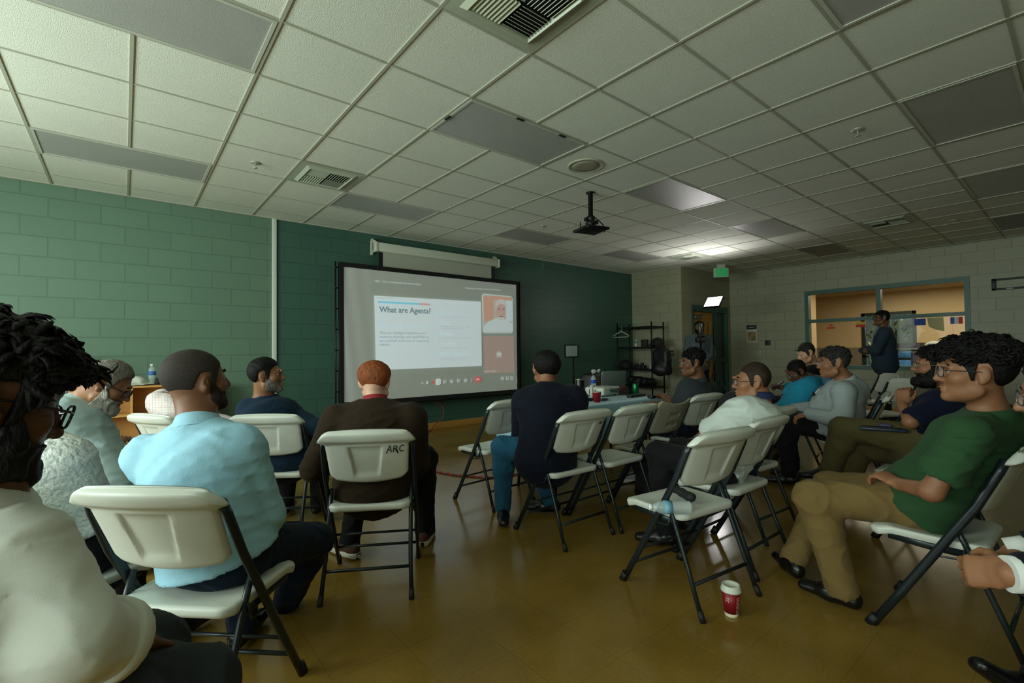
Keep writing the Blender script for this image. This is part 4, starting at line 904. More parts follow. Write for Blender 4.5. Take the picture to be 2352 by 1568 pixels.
# black bag on the floor under the tan chair
q = Vector((3.45, 2.30, 0))
o = soft('shoulder_bag', [rbox(q+Vector((0, 0, .17)), (.2, .14, .17), .06), ell(q+Vector((-.12, -.05, .12)), (.14, .13, .12), k=.05), plane(q+Vector((0, 0, .004)), (0, 0, -1))], .012, mat('black_nylon'), disp=lambda P: .014*wob(P, 20, 1), origin=q); o.location = q
tag(o, 'slumped black bag on the floor under the tan chair', 'bag'); MB().cbox((.1, -.13, .33), (.07, .005, .05), .002).build('leather_patch', mat('tan_patch', (140, 100, 60), .6), o)
# backpack on the chair seat
s = Vector((3.36, 1.56, 0))
o = soft('backpack', [rbox(s+Vector((0, .06, .62)), (.17, .12, .17), .08), ell(s+Vector((0.02, .06, .82)), (.14, .11, .10), k=.06), ell(s+Vector((0, .16, .58)), (.14, .08, .12), k=.05), rbox(s+Vector((0, .02, .52)), (.18, .12, .07), .05), plane(s+Vector((0, 0, .446)), (0, 0, -1))], .011, mat('black_nylon'), disp=lambda P: .012*wob(P, 17, 2), origin=s); o.location = s
tag(o, 'bulky black backpack sitting on a white chair right of the white polo shirt', 'backpack')
MB().tube([(-.1, -.04, .84), (-.14, -.1, .72), (-.12, -.1, .56)], .018, 8, flat=(1, .3)).build('strap', mat('black_nylon'), o)
MB().cbox((.1, -.1, .53), (.07, .004, .012), .001).build('logo_strip', mat('patch_white', (170, 172, 170), .6), o)

# --- far room behind the glass
e = empty('drinks_cooler', (15.3, 2.98, 0), 0, 'tall dark drinks cooler with blue packs, seen through the window behind the standing man', 'cooler')
MB().box((0, -.3, 0), (.6, .35, 1.34), .01).build('cabinet', m_blkp, e)
for k in range(3): MB().box((-.03, -.1, .4+.28*k), (.0, .3, .62+.28*k), .006).build('drink_pack', mat('blue_pack', (50, 110, 170), .4, var=.7, scale=30), e)
MB().box((-.01, -.28, .2), (.0, -.14, 1.3)).build('side_sign', mat('cooler_side', (70, 60, 84), .5), e)
q = Vector(atx(2155, 700, 13.2)); o = MB().tube([(13.2, q.y-1.1, 1.17), (13.2, q.y+1.3, 1.17)], .03, 8).tube([(13.2, q.y-1.0, 0), (13.2, q.y-1.0, 1.17)], .03, 8).tube([(13.2, q.y+1.2, 0), (13.2, q.y+1.2, 1.17)], .03, 8).tube([(13.2, q.y-1.1, .7), (13.2, q.y+1.3, .7)], .02, 8).build('metal_railing', m_frame); tag(o, 'green metal rail in the far room behind the window', 'rail')
q = Vector(atx(2185, 768, 13.2)); o = soft('towel_pile', [ell((13.2, q.y, 1.26), (.2, .42, .1), k=.05), ell((13.25, q.y-.1, 1.33), (.16, .25, .1), k=.06), plane((0, 0, 1.202), (0, 0, -1))], .02, mat('white_towels', (176, 184, 184), .9), disp=lambda P: .03*wob(P, 12), origin=(13.2, q.y, 1.2)); o.location = (13.2, q.y, 1.2); tag(o, 'heap of white towels on the rail shelf seen through the window', 'towels')
for px_, cols, lab in ((1907, ((206, 40, 36),), 'red sticker heart over a bar on the window glass, left pane'), (1975, ((216, 170, 40), (206, 40, 36)), 'yellow and red paper flag on the window glass near the mullion'), (2112, ((40, 80, 176),), 'blue paper flag taped to the window glass, right pane'), (2147, ((196, 186, 130),), 'cream paper pennant taped to the window glass, right pane'), (2196, ((50, 90, 180), (220, 220, 220), (206, 50, 46)), 'blue white and red paper flag on the window glass, far right')):
    y = atx(px_, 740, XR)[1]; e = empty('paper_flag', (XR+.045, y, 1.755), 0, lab, 'flag', 'paper flags on the window'); n = len(cols); w_ = .16; h_ = .12
    if px_ == 2147: MB().poly([(-.003, -.11, -.0), (-.003, .11, 0), (-.003, .09, -.16), (-.003, .0, -.22), (-.003, -.12, -.25)]).build('pennant', mat('flag_196', cols[0], .6), e); continue
    for k, c in enumerate(cols):
        m_ = mat('flag_%d_%d' % (c[0], c[1]), c, .6)
        if n == 2: MB().box((-.004, -w_/2, -.02-.05*(k+1)), (-.001, w_/2, -.02-.05*k)).build('stripe', m_, e)
        elif px_ == 1907: MB().box((-.004, -.07, -.13), (-.001, .07, -.095)).build('stripe', m_, e); MB().ball((-.002, .012, -.06), (.003, .018, .02), 8).ball((-.002, -.012, -.06), (.003, .018, .02), 8).build('heart', m_, e)
        else: MB().box((-.004, w_/2-w_*(k+1)/n, -.01-h_), (-.001, w_/2-w_*k/n, -.01)).build('stripe', m_, e)
# ------------------------------------------------------------------ people
SKIN = {'light': (196, 150, 122), 'pink': (206, 160, 136), 'tan': (138, 94, 66), 'brown': (112, 74, 50), 'dark': (92, 60, 42)}
def skin_mat(k): return mat('skin_'+k, SKIN[k], .5, bump=.12, scale=260, var=.08, vscale=14, spec=.35)
def hair_mat(name, c):
    if 'stubble' in name or 'shaved' in name: return mat('hair_'+name, c, .7, bump=.3, scale=500, var=.25, vscale=200, spec=.15)
    return mat('hair_'+name, c, .62, bump=1, scale=200, var=.4, vscale=120, spec=.18, stretch=(1, 1, .35))
def cloth_mat(name, c, bump=.16, scale=420, rough=.85, var=.05): return mat(name, c, rough, bump=bump, scale=scale, var=var, vscale=9, sheen=.03, spec=.15)
def frame(az, pitch=0, roll=0):
    """columns: right, forward, up for a head facing az (clockwise from +y), pitch up positive"""
    f = np.array([math.sin(az)*math.cos(pitch), math.cos(az)*math.cos(pitch), math.sin(pitch)]); r = np.array([math.cos(az), -math.sin(az), 0.]); u = np.cross(r, f)
    r2 = r*math.cos(roll)+u*math.sin(roll); u2 = -r*math.sin(roll)+u*math.cos(roll); return np.stack([r2, f, u2])
def head_prims(c, R, s, ears=True, nose=True, fat=1.0):
    L = lambda x, y, z: c+s*(R[0]*x+R[1]*y+R[2]*z)
    E = lambda p, r, k=.02, op='u', RR=None: ell(L(*p), [s*v for v in r], R if RR is None else RR, s*k, op)
    P = [E((0, -.014, .034), (.075, .097, .084)), E((0, .03, -.02), (.064*fat, .066, .085), .03), E((0, .036, -.082), (.050*fat, .052, .034), .03), E((0, .079, -.098), (.024, .020, .018), .025),
         E((0, .074, .026), (.052, .019, .016), .02)]
    for sg in (-1, 1):
        P += [E((sg*.044, .056, -.022), (.024, .026, .022), .025), E((sg*.047*fat, .014, -.068), (.014, .034, .024), .03), E((sg*.032, .099, .003), (.019, .014, .013), .012, 'c')]
    if nose:
        P += [cone(L(0, .090, .014), L(0, .113, -.028), s*.0085, s*.012, s*.012), E((-.011, .096, -.033), (.009, .011, .008), .008), E((.011, .096, -.033), (.009, .011, .008), .008),
              E((0, .091, -.060), (.024, .011, .0065), .008), E((0, .090, -.072), (.021, .011, .0075), .008), E((0, .106, -.0655), (.024, .010, .0022), .004, 'c')]
    if ears:
        for sg in (-1, 1):
            a = sg*.35; RR = np.stack([R[0]*math.cos(a)+R[1]*-math.sin(a)*-1*0+R[1]*math.sin(a), -R[0]*math.sin(a)+R[1]*math.cos(a), R[2]])
            P += [E((sg*.079, -.012, -.004), (.009, .019, .031), .008, 'u', RR), E((sg*.077, -.006, -.030), (.008, .011, .012), .008), E((sg*.0905, -.006, .0), (.0045, .009, .016), .004, 'c', RR)]
    return P
HL_Y = [-.13, -.092, -.06, -.042, -.033, -.02, .006, .0135, .026, .042, .06, .085, .13]
HL_Z = [-.078, -.074, -.055, -.025, .02, .037, .037, -.028, -.024, .03, .052, .074, .085]
def hair_piece(name, c, R, s, h, m, parent, origin, top=.02, side=.008, back=.008, amp=.004, freq=70, front=0., line=0., temple=0, cap_z=None, edge=.006, fringe=0, sideburn=True, tufts=0, tl=.03, nape=0., seed=0, curl=0, bald=0):
    prims = head_prims(c, R, s, False, False); lo, hi = bounds(prims, .10); D, ax = field(prims, lo, hi, h, .09)
    X, Y, Z = np.meshgrid(*ax, indexing='ij'); P = np.stack([X, Y, Z], -1)-c
    l = P @ R.T/s; x, y, z = l[..., 0], l[..., 1], l[..., 2]
    w = np.clip((z-.03)/.06, 0, 1); w = w*w*(3-2*w); bk = np.clip((-y-.02)/.05, 0, 1)
    t = (side*(1-bk)+back*bk)*(1-w)+top*w
    t = t+fringe*np.clip((y-.04)/.04, 0, 1)*np.clip((z-.04)/.03, 0, 1)
    nz = wob(l.reshape(-1, 3), freq, seed).reshape(x.shape)
    if amp >= .004: nz = .5*nz+1.1*np.abs(wob(l.reshape(-1, 3), freq*.9, seed+2, (1.6, .6, 1))).reshape(x.shape)-.4+.5*wob(l.reshape(-1, 3), freq*2.6, seed+3, (1.6, .7, 1)).reshape(x.shape)
    if curl: nz = nz+curl*wob(l.reshape(-1, 3), freq*2.3, seed+1).reshape(x.shape)
    hz = np.interp(y, HL_Y, HL_Z if sideburn else HL_Z[:5]+[.037, .037, .035, .04, .045, .055, .074, .085])+line*np.clip((y-.02)/.05, 0, 1)+temple*np.clip((np.abs(x)-.03)/.03, 0, 1)*np.clip((y-.02)/.04, 0, 1)
    hz = hz-nape*np.clip((-.02-y)/.03, 0, 1)
    lob = np.clip((.004-z)/.02, 0, 1)  # keep the neck free
    reg = hz-z+edge*nz
    if bald: reg = np.maximum(reg, bald-np.sqrt(x**2+(y+.005)**2+(z-.115)**2))
    F = np.maximum(D-t*s-amp*nz*(.35+.65*w)*s, reg*s)
    F = np.maximum(F, -(D+.006*s))
    Pv, Fq = nets(F.astype(np.float32), lo, h)
    if tufts:
        rs = np.random.RandomState(11+seed); N = np.zeros_like(Pv); A, B, C_, E_ = (Pv[Fq[:, i]] for i in range(4)); fn = np.cross(C_-A, E_-B)
        for i in range(4): np.add.at(N, Fq[:, i], fn)
        N /= np.maximum(np.linalg.norm(N, axis=1), 1e-9)[:, None]; lp = (Pv-c) @ R.T/s; out = ((Pv-c)*N).sum(1) > 0
        ok = np.where((lp[:, 2] > .035) & out & (N @ R[2] > -.5))[0]; pk = rs.choice(ok, tufts); nv, nf = [Pv], [Fq]; base = len(Pv)
        for i in pk:
            n_ = N[i]; fr_ = R[1]*(1 if lp[i, 1] > -.02 else -.8)+R[0]*np.sign(lp[i, 0])*.5-R[2]*.25+rs.normal(0, .5, 3); fr_ = fr_-n_*(fr_ @ n_); fr_ = unit(fr_); w_ = np.cross(n_, fr_); L_ = tl*s*rs.uniform(.6, 1.2); ring = []
            for tt, rr_, up_ in ((0, .005, -.004), (.4, .0048, .007), (.75, .0032, .007), (1, .0004, .001)):
                p_ = Pv[i]+fr_*L_*tt+n_*up_*s; ring.append([p_+w_*rr_*1.5, p_+n_*rr_*.6, p_-w_*rr_*1.5, p_-n_*rr_*.6])
            nv.append(np.array(ring).reshape(-1, 3)); nf.append(np.array([[base+4*a+b, base+4*a+(b+1) % 4, base+4*a+4+(b+1) % 4, base+4*a+4+b] for a in range(3) for b in range(4)])); base += 16
        Pv, Fq = np.concatenate(nv), np.concatenate(nf)
    return mesh_np(name, Pv, Fq, m, parent, origin)
def beard_piece(name, c, R, s, h, m, parent, origin, t=.006, amp=.003, high=-.035, moustache=True, long=0, freq=110, fat=1.0):
    prims = head_prims(c, R, s, False, False, fat); lo, hi = bounds(prims, .05); D, ax = field(prims, lo, hi, h)
    X, Y, Z = np.meshgrid(*ax, indexing='ij'); l = (np.stack([X, Y, Z], -1)-c) @ R.T/s; x, y, z = l[..., 0], l[..., 1], l[..., 2]
    nz = wob(l.reshape(-1, 3), freq, 2).reshape(x.shape)
    up = np.interp(y, [-.01, .015, .04, .07, .1], [.0, .0, high, high-.012, -.052])
    reg = np.maximum(z-up, .012-y-.25*(-.06-z))
    mouth = np.maximum(np.abs(x)-.025, np.abs(z+.067)-.010); mouth = np.maximum(mouth, .07-y)
    if not moustache: mouth = np.maximum(np.abs(x)-.03, np.abs(z+.06)-.022)
    reg = np.maximum(reg, -mouth); reg = np.maximum(reg, np.maximum(z+.047, -9))
    reg2 = np.maximum(np.maximum(z-up, .012-y), -.0)  # cheeks
    side = np.maximum(np.maximum(z-np.interp(y, [.0, .02, .05, .08], [.0, -.0, -.04, -.05]), .012-y), y-.055)
    reg = np.minimum(reg, np.maximum(side, -mouth))
    tt = t+long*np.clip((-.075-z)/.04, 0, 1)
    F = np.maximum(D-tt*s-amp*s*nz, (reg+.003*nz)*s)
    Pv, Fq = nets(F.astype(np.float32), lo, h); return mesh_np(name, Pv, Fq, m, parent, origin)
def hand_prims(wr, d, n, side, curl=.6, s=1.0, spread=.0, thumb=.6):
    """wrist, direction of fingers, back-of-hand normal; side=+1 thumb on the right of (d, n)"""
    wr, d = V3(wr), unit(d); n = V3(n); n = unit(n-d*(n@d)); x = np.cross(d, n)*side
    L = lambda a, b, c: wr+s*(x*a+d*b+n*c)
    P = [econe(L(0, .0, 0), L(0, .03, 0), x, .028*s, .021*s, .036*s, .017*s, .015), econe(L(.002, .03, 0), L(.0, .088, .002), x, .038*s, .016*s, .041*s, .0135*s, .012)]
    for i, (bx, ln) in enumerate(((.030, .9), (.010, 1.0), (-.011, .95), (-.030, .76))):
        p = L(bx, .088, .001); a = curl*.55+.06*i; dirx = d*math.cos(a)-n*math.sin(a)+x*spread*(1.5-i)*.12
        for j, (sg, r0, r1) in enumerate(((.042, .0098, .0088), (.027, .0088, .008), (.021, .008, .0068))):
            q = p+unit(dirx)*sg*ln*s; P.append(cone(p, q, r0*s, r1*s, .004)); p = q
            a += curl*(1.0 if j == 0 else .8); dirx = d*math.cos(a)-n*math.sin(a)+x*spread*(1.5-i)*.08
    p = L(.026, .018, -.006); q = L(.05, .052, -.014-.012*thumb); P.append(cone(p, q, .016*s, .012*s, .012))
    q2 = q+s*(d*.030*math.cos(thumb*.6)+x*.008-n*.014*thumb); P.append(cone(q, q2, .0115*s, .0098*s, .004))
    q3 = q2+s*(d*.024-x*.006*thumb-n*.008*thumb); P.append(cone(q2, q3, .0095*s, .0075*s, .004)); return P
def ring_band(c, ax, side, rx, ry, h, flare=.006, th=.004, gap=None, tilt=0., n=36):
    """a standing collar round a neck; gap = half angle of the opening at the front"""
    c, ax = V3(c), unit(ax); s = V3(side); s = unit(s-ax*(s@ax)); f = np.cross(ax, s); rows = []
    a0, a1 = (PI/2+gap, PI/2+2*PI-gap) if gap else (0, 2*PI)
    for k in range(n+1):
        a = a0+(a1-a0)*k/n; d = s*math.cos(a)*1.0; e = f*math.sin(a)
        def pt(rad, z): return c+s*math.cos(a)*(rx+rad)+f*math.sin(a)*(ry+rad)+ax*(z-tilt*math.sin(a))
        rows.append([Vector(pt(0, 0)), Vector(pt(flare*.0, h)), Vector(pt(th+.002, h+.001)), Vector(pt(th+flare, h*.35)), Vector(pt(th+flare*1.6, -.012))])
    return MB().grid(rows)
PEOPLE = {}
def person(key, label, J, o):
    """J: joints in world space. o: looks. Returns the body, with hair and clothes as its children."""
    org = V3((J['hip'][0], J['hip'][1], 0)); q = o.get('q', .011); sk = skin_mat(o['skin']); s = o.get('hs', 1.0); g = o.get('girth', 1.0); bl = o.get('belly', 0)
    R = frame(*o['head']); hc = V3(J['head']); L = lambda x, y, z: hc+s*(R[0]*x+R[1]*y+R[2]*z); hh = o.get('hq', max(.0042, q*.55))
    shm = (V3(J['shL'])+V3(J['shR']))/2; side = unit(V3(J['shR'])-V3(J['shL'])); nb = V3(J['neck']); hip = V3(J['hip']); ch = V3(J['chest']); wa = V3(J['waist'])
    hs_side = unit(V3(J['hpR'])-V3(J['hpL'])); fwd = np.cross(unit(nb-hip), side)
    def torso(e, w0=1.0, low=True, k=.05):
        P = [econe(hip+(wa-hip)*.05, wa, hs_side, .155*g+e, .118*g+e+bl*.5, .150*g+e, .108*g+e+bl, k), econe(wa, ch, (hs_side+side), .150*g+e, .108*g+e+bl, .168*g+e, .112*g+e, k), econe(ch, shm-(nb-shm)*.25, side, .170*g+e, .112*g+e, .145*g+e, .080*g+e, k+.03)]
        for a in 'LR': P += [cone(shm+(nb-shm)*.55, V3(J['sh'+a])-side*(.02 if a == 'R' else -.02), .052*g+e*.8, .050*g+e*.8, k+.01), ball(J['sh'+a], .050*g+e*.9, .05)]
        P.append(cone(shm, nb if e < 0 else nb-unit(nb-shm)*.03, .075*g+e*.4, .056+e*.3, .05))
        if bl: P.append(ell(wa+fwd*(.06+bl)*-1*-1, (.13*g+e, .09+bl*.6+e, .12), np.stack([hs_side, fwd, np.cross(hs_side, fwd)]), k))
        return P
    def arm(a, e, r=(.047, .037, .026), upto=1.0, t0=0):
        sh, el, wr = V3(J['sh'+a]), V3(J['el'+a]), V3(J['wr'+a]); ag = o.get('arm', 1.0)
        P = [cone(sh, el, r[0]*ag*1.04+e*.9, r[1]*ag+e*.75, .018)]
        if upto > 0: P.append(cone(el, el+(wr-el)*upto, r[1]*ag+e*.75, (r[1]+(r[2]-r[1])*upto)*ag+e*.7, .025))
        return P
    def leg(a, e, r=(.082, .058, .038), hem=0):
        hp, kn, an = V3(J['hp'+a]), V3(J['kn'+a]), V3(J['an'+a]); lg = o.get('leg', 1.0); calf = kn+(an-kn)*.3
        bkw = unit(hp-kn); bkw = bkw-unit(an-kn)*(bkw@unit(an-kn))
        return [cone(hp, kn, r[0]*lg+e, r[1]*lg+e, .04), cone(kn, an, r[1]*lg*.96+e, r[2]*lg+e*1.1, .03), ell(calf+bkw*.018, (.05*lg+e*.8,)*3, None, .05)]
    # --- body: one skin, finer around head and hands
    hands = {}
    for a in 'LR':
        hd = J.get('hd'+a); wr = V3(J['wr'+a]); d = V3(hd)-wr if hd is not None else wr-V3(J['el'+a]); nn = J.get('hn'+a, (0, 0, 1))
        sd = (-1 if a == 'L' else 1)*-1 if True else 1
        hands[a] = hand_prims(wr, d, nn, 1 if a == 'L' else -1, o.get('curl', .55) if not isinstance(o.get('curl'), dict) else o['curl'][a], o.get('hand', 1.0), thumb=o.get('thumb', .6))
    neck = [cone(L(0, -.028, -.05), nb+fwd*.0, .051*s*o.get('nk', 1), .060*o.get('nk', 1), .03)]
    headp = head_prims(hc, R, s, fat=o.get('fat', 1.0)); body = headp+neck+torso(-.016)+arm('L', 0)+arm('R', 0)+leg('L', -.012)+leg('R', -.012)+hands['L']+hands['R']
    for a in 'LR': body.append(cone(J['an'+a], V3(J['an'+a])+(V3(J['to'+a])-V3(J['an'+a]))*.4, .027, .020, .03))
    hlo, hhi = hc-np.array([.15]*3)*s, hc+np.array([.15]*3)*s; boxes = [(hlo, hhi, hh)]
    for a in 'LR':
        p = hands[a]; lo, hi = np.min([t.lo for t in p], 0)-.02, np.max([t.hi for t in p], 0)+.02
        if o.get('armfine'): ee = V3(J['el'+a]); lo, hi = np.minimum(lo, ee-.08), np.maximum(hi, ee+.08)
        boxes.append((lo, hi, o.get('hdq', max(.0036, q*.42))))
    Ps, Fs = [], []; off = 0
    Pm, Fm = soft('b', body, q*1.25, None, ret=True)
    ins = np.zeros(len(Pm), bool)
    for (lo, hi, _) in boxes: ins |= ((Pm > lo+q*2.2) & (Pm < hi-q*2.2)).all(1)
    Fm = Fm[~ins[Fm].all(1)]; Ps.append(Pm); Fs.append(Fm); off = len(Pm)
    for (lo, hi, hq_) in boxes:
        Ph, Fh = soft('h', body, hq_, None, ret=True, box=(lo, hi)); Ps.append(Ph); Fs.append(Fh+off); off += len(Ph)
    P = np.concatenate(Ps); F = np.concatenate(Fs); used = np.unique(F); mp = np.zeros(len(P), int); mp[used] = np.arange(len(used))
    b = mesh_np('person', P[used], mp[F], sk, None, org); b.location = org; tag(b, label, 'person'); PEOPLE[key] = b
    # --- hair, beard, eyes, glasses
    if o.get('hair'):
        hk = dict(o['hair']); hm = hair_mat(hk.pop('name'), hk.pop('col')); hair_piece('hair', hc, R, s, hk.pop('h', hh), hm, b, org, **hk)
    if o.get('beard'):
        bk = dict(o['beard']); bm_ = hair_mat(bk.pop('name'), bk.pop('col')); beard_piece('beard', hc, R, s, hh*.85, bm_, b, org, fat=o.get('fat', 1.0), **bk)
    def head_mb(mb): mb.v = [tuple(L(*v)-org) for v in mb.v]; return mb
    if o.get('face', True):
        for sg in (-1, 1):
            bo = .005 if hh > .006 else 0; e = MB().ball((sg*.032, .0775-bo*.5, .001), .0118, 10); e2 = MB().ball((sg*.032, .0842-bo*.5, .001), (.006, .006, .006), 8)
            for f in e2.f: pass
            e.add(e2.v, e2.f, 1, True); head_mb(e).build('eye', [mat('eye_white', (140, 130, 122), .3), mat('eye_iris', (26, 18, 14), .2)], b)
            if o.get('brows', True): head_mb(MB().tube([(sg*.013, .0945-bo, .025), (sg*.024, .094-bo, .030), (sg*.036, .0905-bo, .031), (sg*.047, .084-bo, .027)], [.003, .0038, .0034, .002], 6, flat=(1.5, .8))).build('eyebrow', hair_mat(*o.get('brow', ('black', (14, 12, 12)))), b)
    gl = o.get('glasses')
    if gl:
        gm = mat('glasses_'+gl[0], gl[1], .3, gl[2] if len(gl) > 2 else 0); G = MB()
        rim = lambda sg: [(sg*.034+.026*math.copysign(abs(math.cos(t))**.7, math.cos(t)), .112-.012*abs(math.cos(t)*.5+sg*.5), .001+.020*math.copysign(abs(math.sin(t))**.7, math.sin(t))) for t in [k*PI/12 for k in range(24)]]
        r_ = gl[3] if len(gl) > 3 else .0018
        for sg in (-1, 1): G.tube(rim(sg), r_, 6, closed=True); G.tube([(sg*.06, .1, .008), (sg*.0745, .088, .008), (sg*.081, .04, .008), (sg*.084, -.004, .006), (sg*.083, -.03, -.014)], r_*.95, 6)
        G.tube([(-.009, .111, .006), (0, .114, .008), (.009, .111, .006)], r_, 6); go = head_mb(G).build('glasses', gm, b)
        for sg in (-1, 1): head_mb(MB().poly([(x, y+.0005, z) for x, y, z in rim(sg)])).build('spectacle_lens', mat('spectacle_lens', (200, 210, 215), .04, alpha=.14, spec=.7), go)
    # --- clothes
    wr_amp = o.get('fold', .006)
    def fold(P):
        m_ = .45+.55*np.clip(.5+.9*wob(P, 9, key+2), 0, 1); r1 = 1-np.abs(wob(P, 17, key, (.7, .7, 2.2))); r2 = 1-np.abs(wob(P, 30, key+1, (.9, .8, 2.0)))
        return -wr_amp*m_*(1.5*np.clip(r1, 0, 1)**4+.9*np.clip(r2, 0, 1)**4-.55)
    top = o['top']; e = top.get('e', .012); cm = cloth_mat(*top['mat']) if isinstance(top['mat'], tuple) else top['mat']
    hem = V3(top['hem']) if 'hem' in top else hip+(wa-hip)*top.get('hemt', .15)
    P = torso(e)
    if top.get('hemt', .15) < 0 and not top.get('skirt'): P.append(econe(hip-(wa-hip)*.3, hip+(wa-hip)*.3, hs_side, .178*g+e, .150*g+e+bl*.5, .158*g+e, .125*g+e+bl, .05))
    if top.get('skirt'): P += [econe(hip-(wa-hip)*.28, wa, hs_side, .185*g+e, .150*g+e+bl*.5, .150*g+e, .115*g+e+bl, .05)]
    up = top.get('sleeve', 1.0)
    for a in 'LR':
        if up >= .5: P += arm(a, e+top.get('sl', .006), upto=(up-.5)*2)
        else:
            sh, el = V3(J['sh'+a]), V3(J['el'+a]); dd = unit(el-sh); en = sh+(el-sh)*up*2; P += [cone(sh, en, .050*g+e, .050*o.get('arm', 1)+e*.6+top.get('sl', .006), .03), ball(en+dd*.10, .088, .008, 'c')]
    cuts = []
    if not top.get('skirt'): cuts.append(plane(hem, hip-wa))
    un = unit(nb-ch); nv = top.get('vneck', .02); c0 = nb+un*top.get('neck', .012)
    cuts += [econe(c0+un*.04, c0+un*.2, side, .085, .085, .13, .13, .008, 'c'), cone(c0+fwd*.055+un*.035, c0+fwd*(.09+nv)-un*nv+un*.03, .035, .02, .01, 'c')]
    tp = P+cuts
    tb = soft(top['name'], tp, q, cm, b, org, disp=fold)
    if 'lab' in top: tb['label'] = top['lab']
    if top.get('collar'):
        cc = top['collar']; cl = ring_band(nb+unit(nb-ch)*cc.get('z', -.012)+fwd*cc.get('f', 0), unit(hc-nb)*.55+unit(nb-ch)*.45, side, cc.get('r', .066), cc.get('r', .066)*1.05, cc.get('h', .036), cc.get('flare', .012), gap=cc.get('gap', .35), tilt=cc.get('tilt', .012)); cl.v = [tuple(V3(v)-org) for v in cl.v]
        cl.build('collar', cc.get('mat', cm), b)
    # front of a shirt, tie: cut out of the same surface where a jacket stands open
    for nm, mm, w0, w1, z0, z1, lift in top.get('front', ()):
        D_, ax_ = field(tp, *bounds(tp), q*.8); lo_ = bounds(tp)[0]; X, Y, Z = np.meshgrid(*ax_, indexing='ij'); r3 = np.stack([X, Y, Z], -1)-ch
        u3 = unit(nb-ch); xs = r3 @ side; zs = r3 @ u3; fs = r3 @ fwd; LL = np.linalg.norm(nb-ch); t = np.clip((zs/LL-z0)/(z1-z0), 0, 1)
        reg = np.maximum(np.maximum(np.abs(xs)-(w0+(w1-w0)*t), (z0*LL-zs)), np.maximum(zs-z1*LL, .02-fs)); Pv, Fq = nets(np.maximum(D_-lift, reg).astype(np.float32), lo_, q*.8)
        if len(Fq): mesh_np(nm, Pv, Fq, mm, b, org)
    for a in top.get('cuff', ''):
        wr, el = V3(J['wr'+a]), V3(J['el'+a]); d = unit(wr-el); c0 = wr-d*.05; rr = .036*o.get('arm', 1)+.008
        MB().tube([Vector(c0-org), Vector(c0+d*.058-org)], [rr, rr], 20, caps=True).build('cuff', top.get('cuffmat', cm), b)
    if top.get('roll'):
        for a in 'LR':
            wr, el = V3(J['wr'+a]), V3(J['el'+a]); c0 = el+(wr-el)*(up-.5)*2; d = unit(wr-el); r0 = .05*o.get('arm', 1)+e
            MB().tube([Vector(c0-d*.03-org), Vector(c0-d*.028-org), Vector(c0+d*.008-org), Vector(c0+d*.012-org)], [r0*.93, r0, r0*.985, r0*.9], 22).build('rolled_cuff', cm, b)
    lg = o['legs']; lm = cloth_mat(*lg['mat']) if isinstance(lg['mat'], tuple) else lg['mat']; e2 = lg.get('e', .012)
    P = [econe(hip+hs_side*-.05, hip+hs_side*.05, np.cross(hs_side, fwd), .110*g, .128*g, .110*g, .128*g, .05), econe(hip, hip+(wa-hip)*(.55 if top.get('hemt', .15) > 0 else .1), hs_side, .152*g+.004, .115*g+.004+bl*.4, .147*g+.004, .107*g+.004+bl*.7, .04)]
    for a in 'LR': P += leg(a, e2, (.084, .064, lg.get('cuff', .046)))
    for a in 'LR': an = V3(J['an'+a]); P.append(ball(an-unit(V3(J['kn'+a])-an)*.10, .10, .006, 'c'))
    def fold2(P):
        r1 = 1-np.abs(wob(P, 15, key+3)); r2 = 1-np.abs(wob(P, 32, key+4)); return -lg.get('fold', .0065)*(1.4*np.clip(r1, 0, 1)**4+.9*np.clip(r2, 0, 1)**4-.5)
    tr = soft('trousers', P, q, lm, b, org, disp=fold2)
    st = o.get('shoe', {'mat': m_shoe_black})
    for a in 'LR':
        an, to = V3(J['an'+a]), V3(J['to'+a]); d = to-an; d[2] = 0; d = unit(d); dn = J.get('dn'+a); nrm = V3((0, 0, 1)) if dn is None else unit(dn)
        if dn is not None: d = unit(to-an-nrm*((to-an)@nrm))
        sdv = np.cross(d, nrm); z0 = an-nrm*.075
        A = lambda f_, z_, x_=0: z0+d*f_+nrm*z_+sdv*x_
        SP = [econe(A(-.045, .045), A(.06, .045), sdv, .034, .042, .04, .045, .03), econe(A(.05, .038), A(.175, .03), sdv, .042, .036, .036, .024, .03), cone(A(-.02, .05), A(-.01, .1), .038, .036, .02), plane(A(0, .002), -nrm)]
        so = soft('shoe', SP, max(.006, q*.7), st['mat'], b, org)
        if st.get('sole'):
            MB().grid([[Vector(A(f_, z_, x_*w_)-org) for x_, z_ in ((-1, .0), (-1.06, .004), (-1.06, .024), (-1, .028), (1, .028), (1.06, .024), (1.06, .004), (1, 0))] for f_, w_ in ((-.082, .012), (-.07, .03), (0, .04), (.08, .045), (.15, .042), (.195, .026), (.206, .008))]).build('sole', st['sole'], so)
        if o.get('sock'):
            kn = V3(J['kn'+a]); u = unit(kn-an); MB().tube([Vector(an-org), Vector(an+u*.07-org)], .043, 16).build('sock', o['sock'], b)
    return b
m_shoe_black = mat('black_shoe_leather', (12, 12, 13), .3, spec=.5)
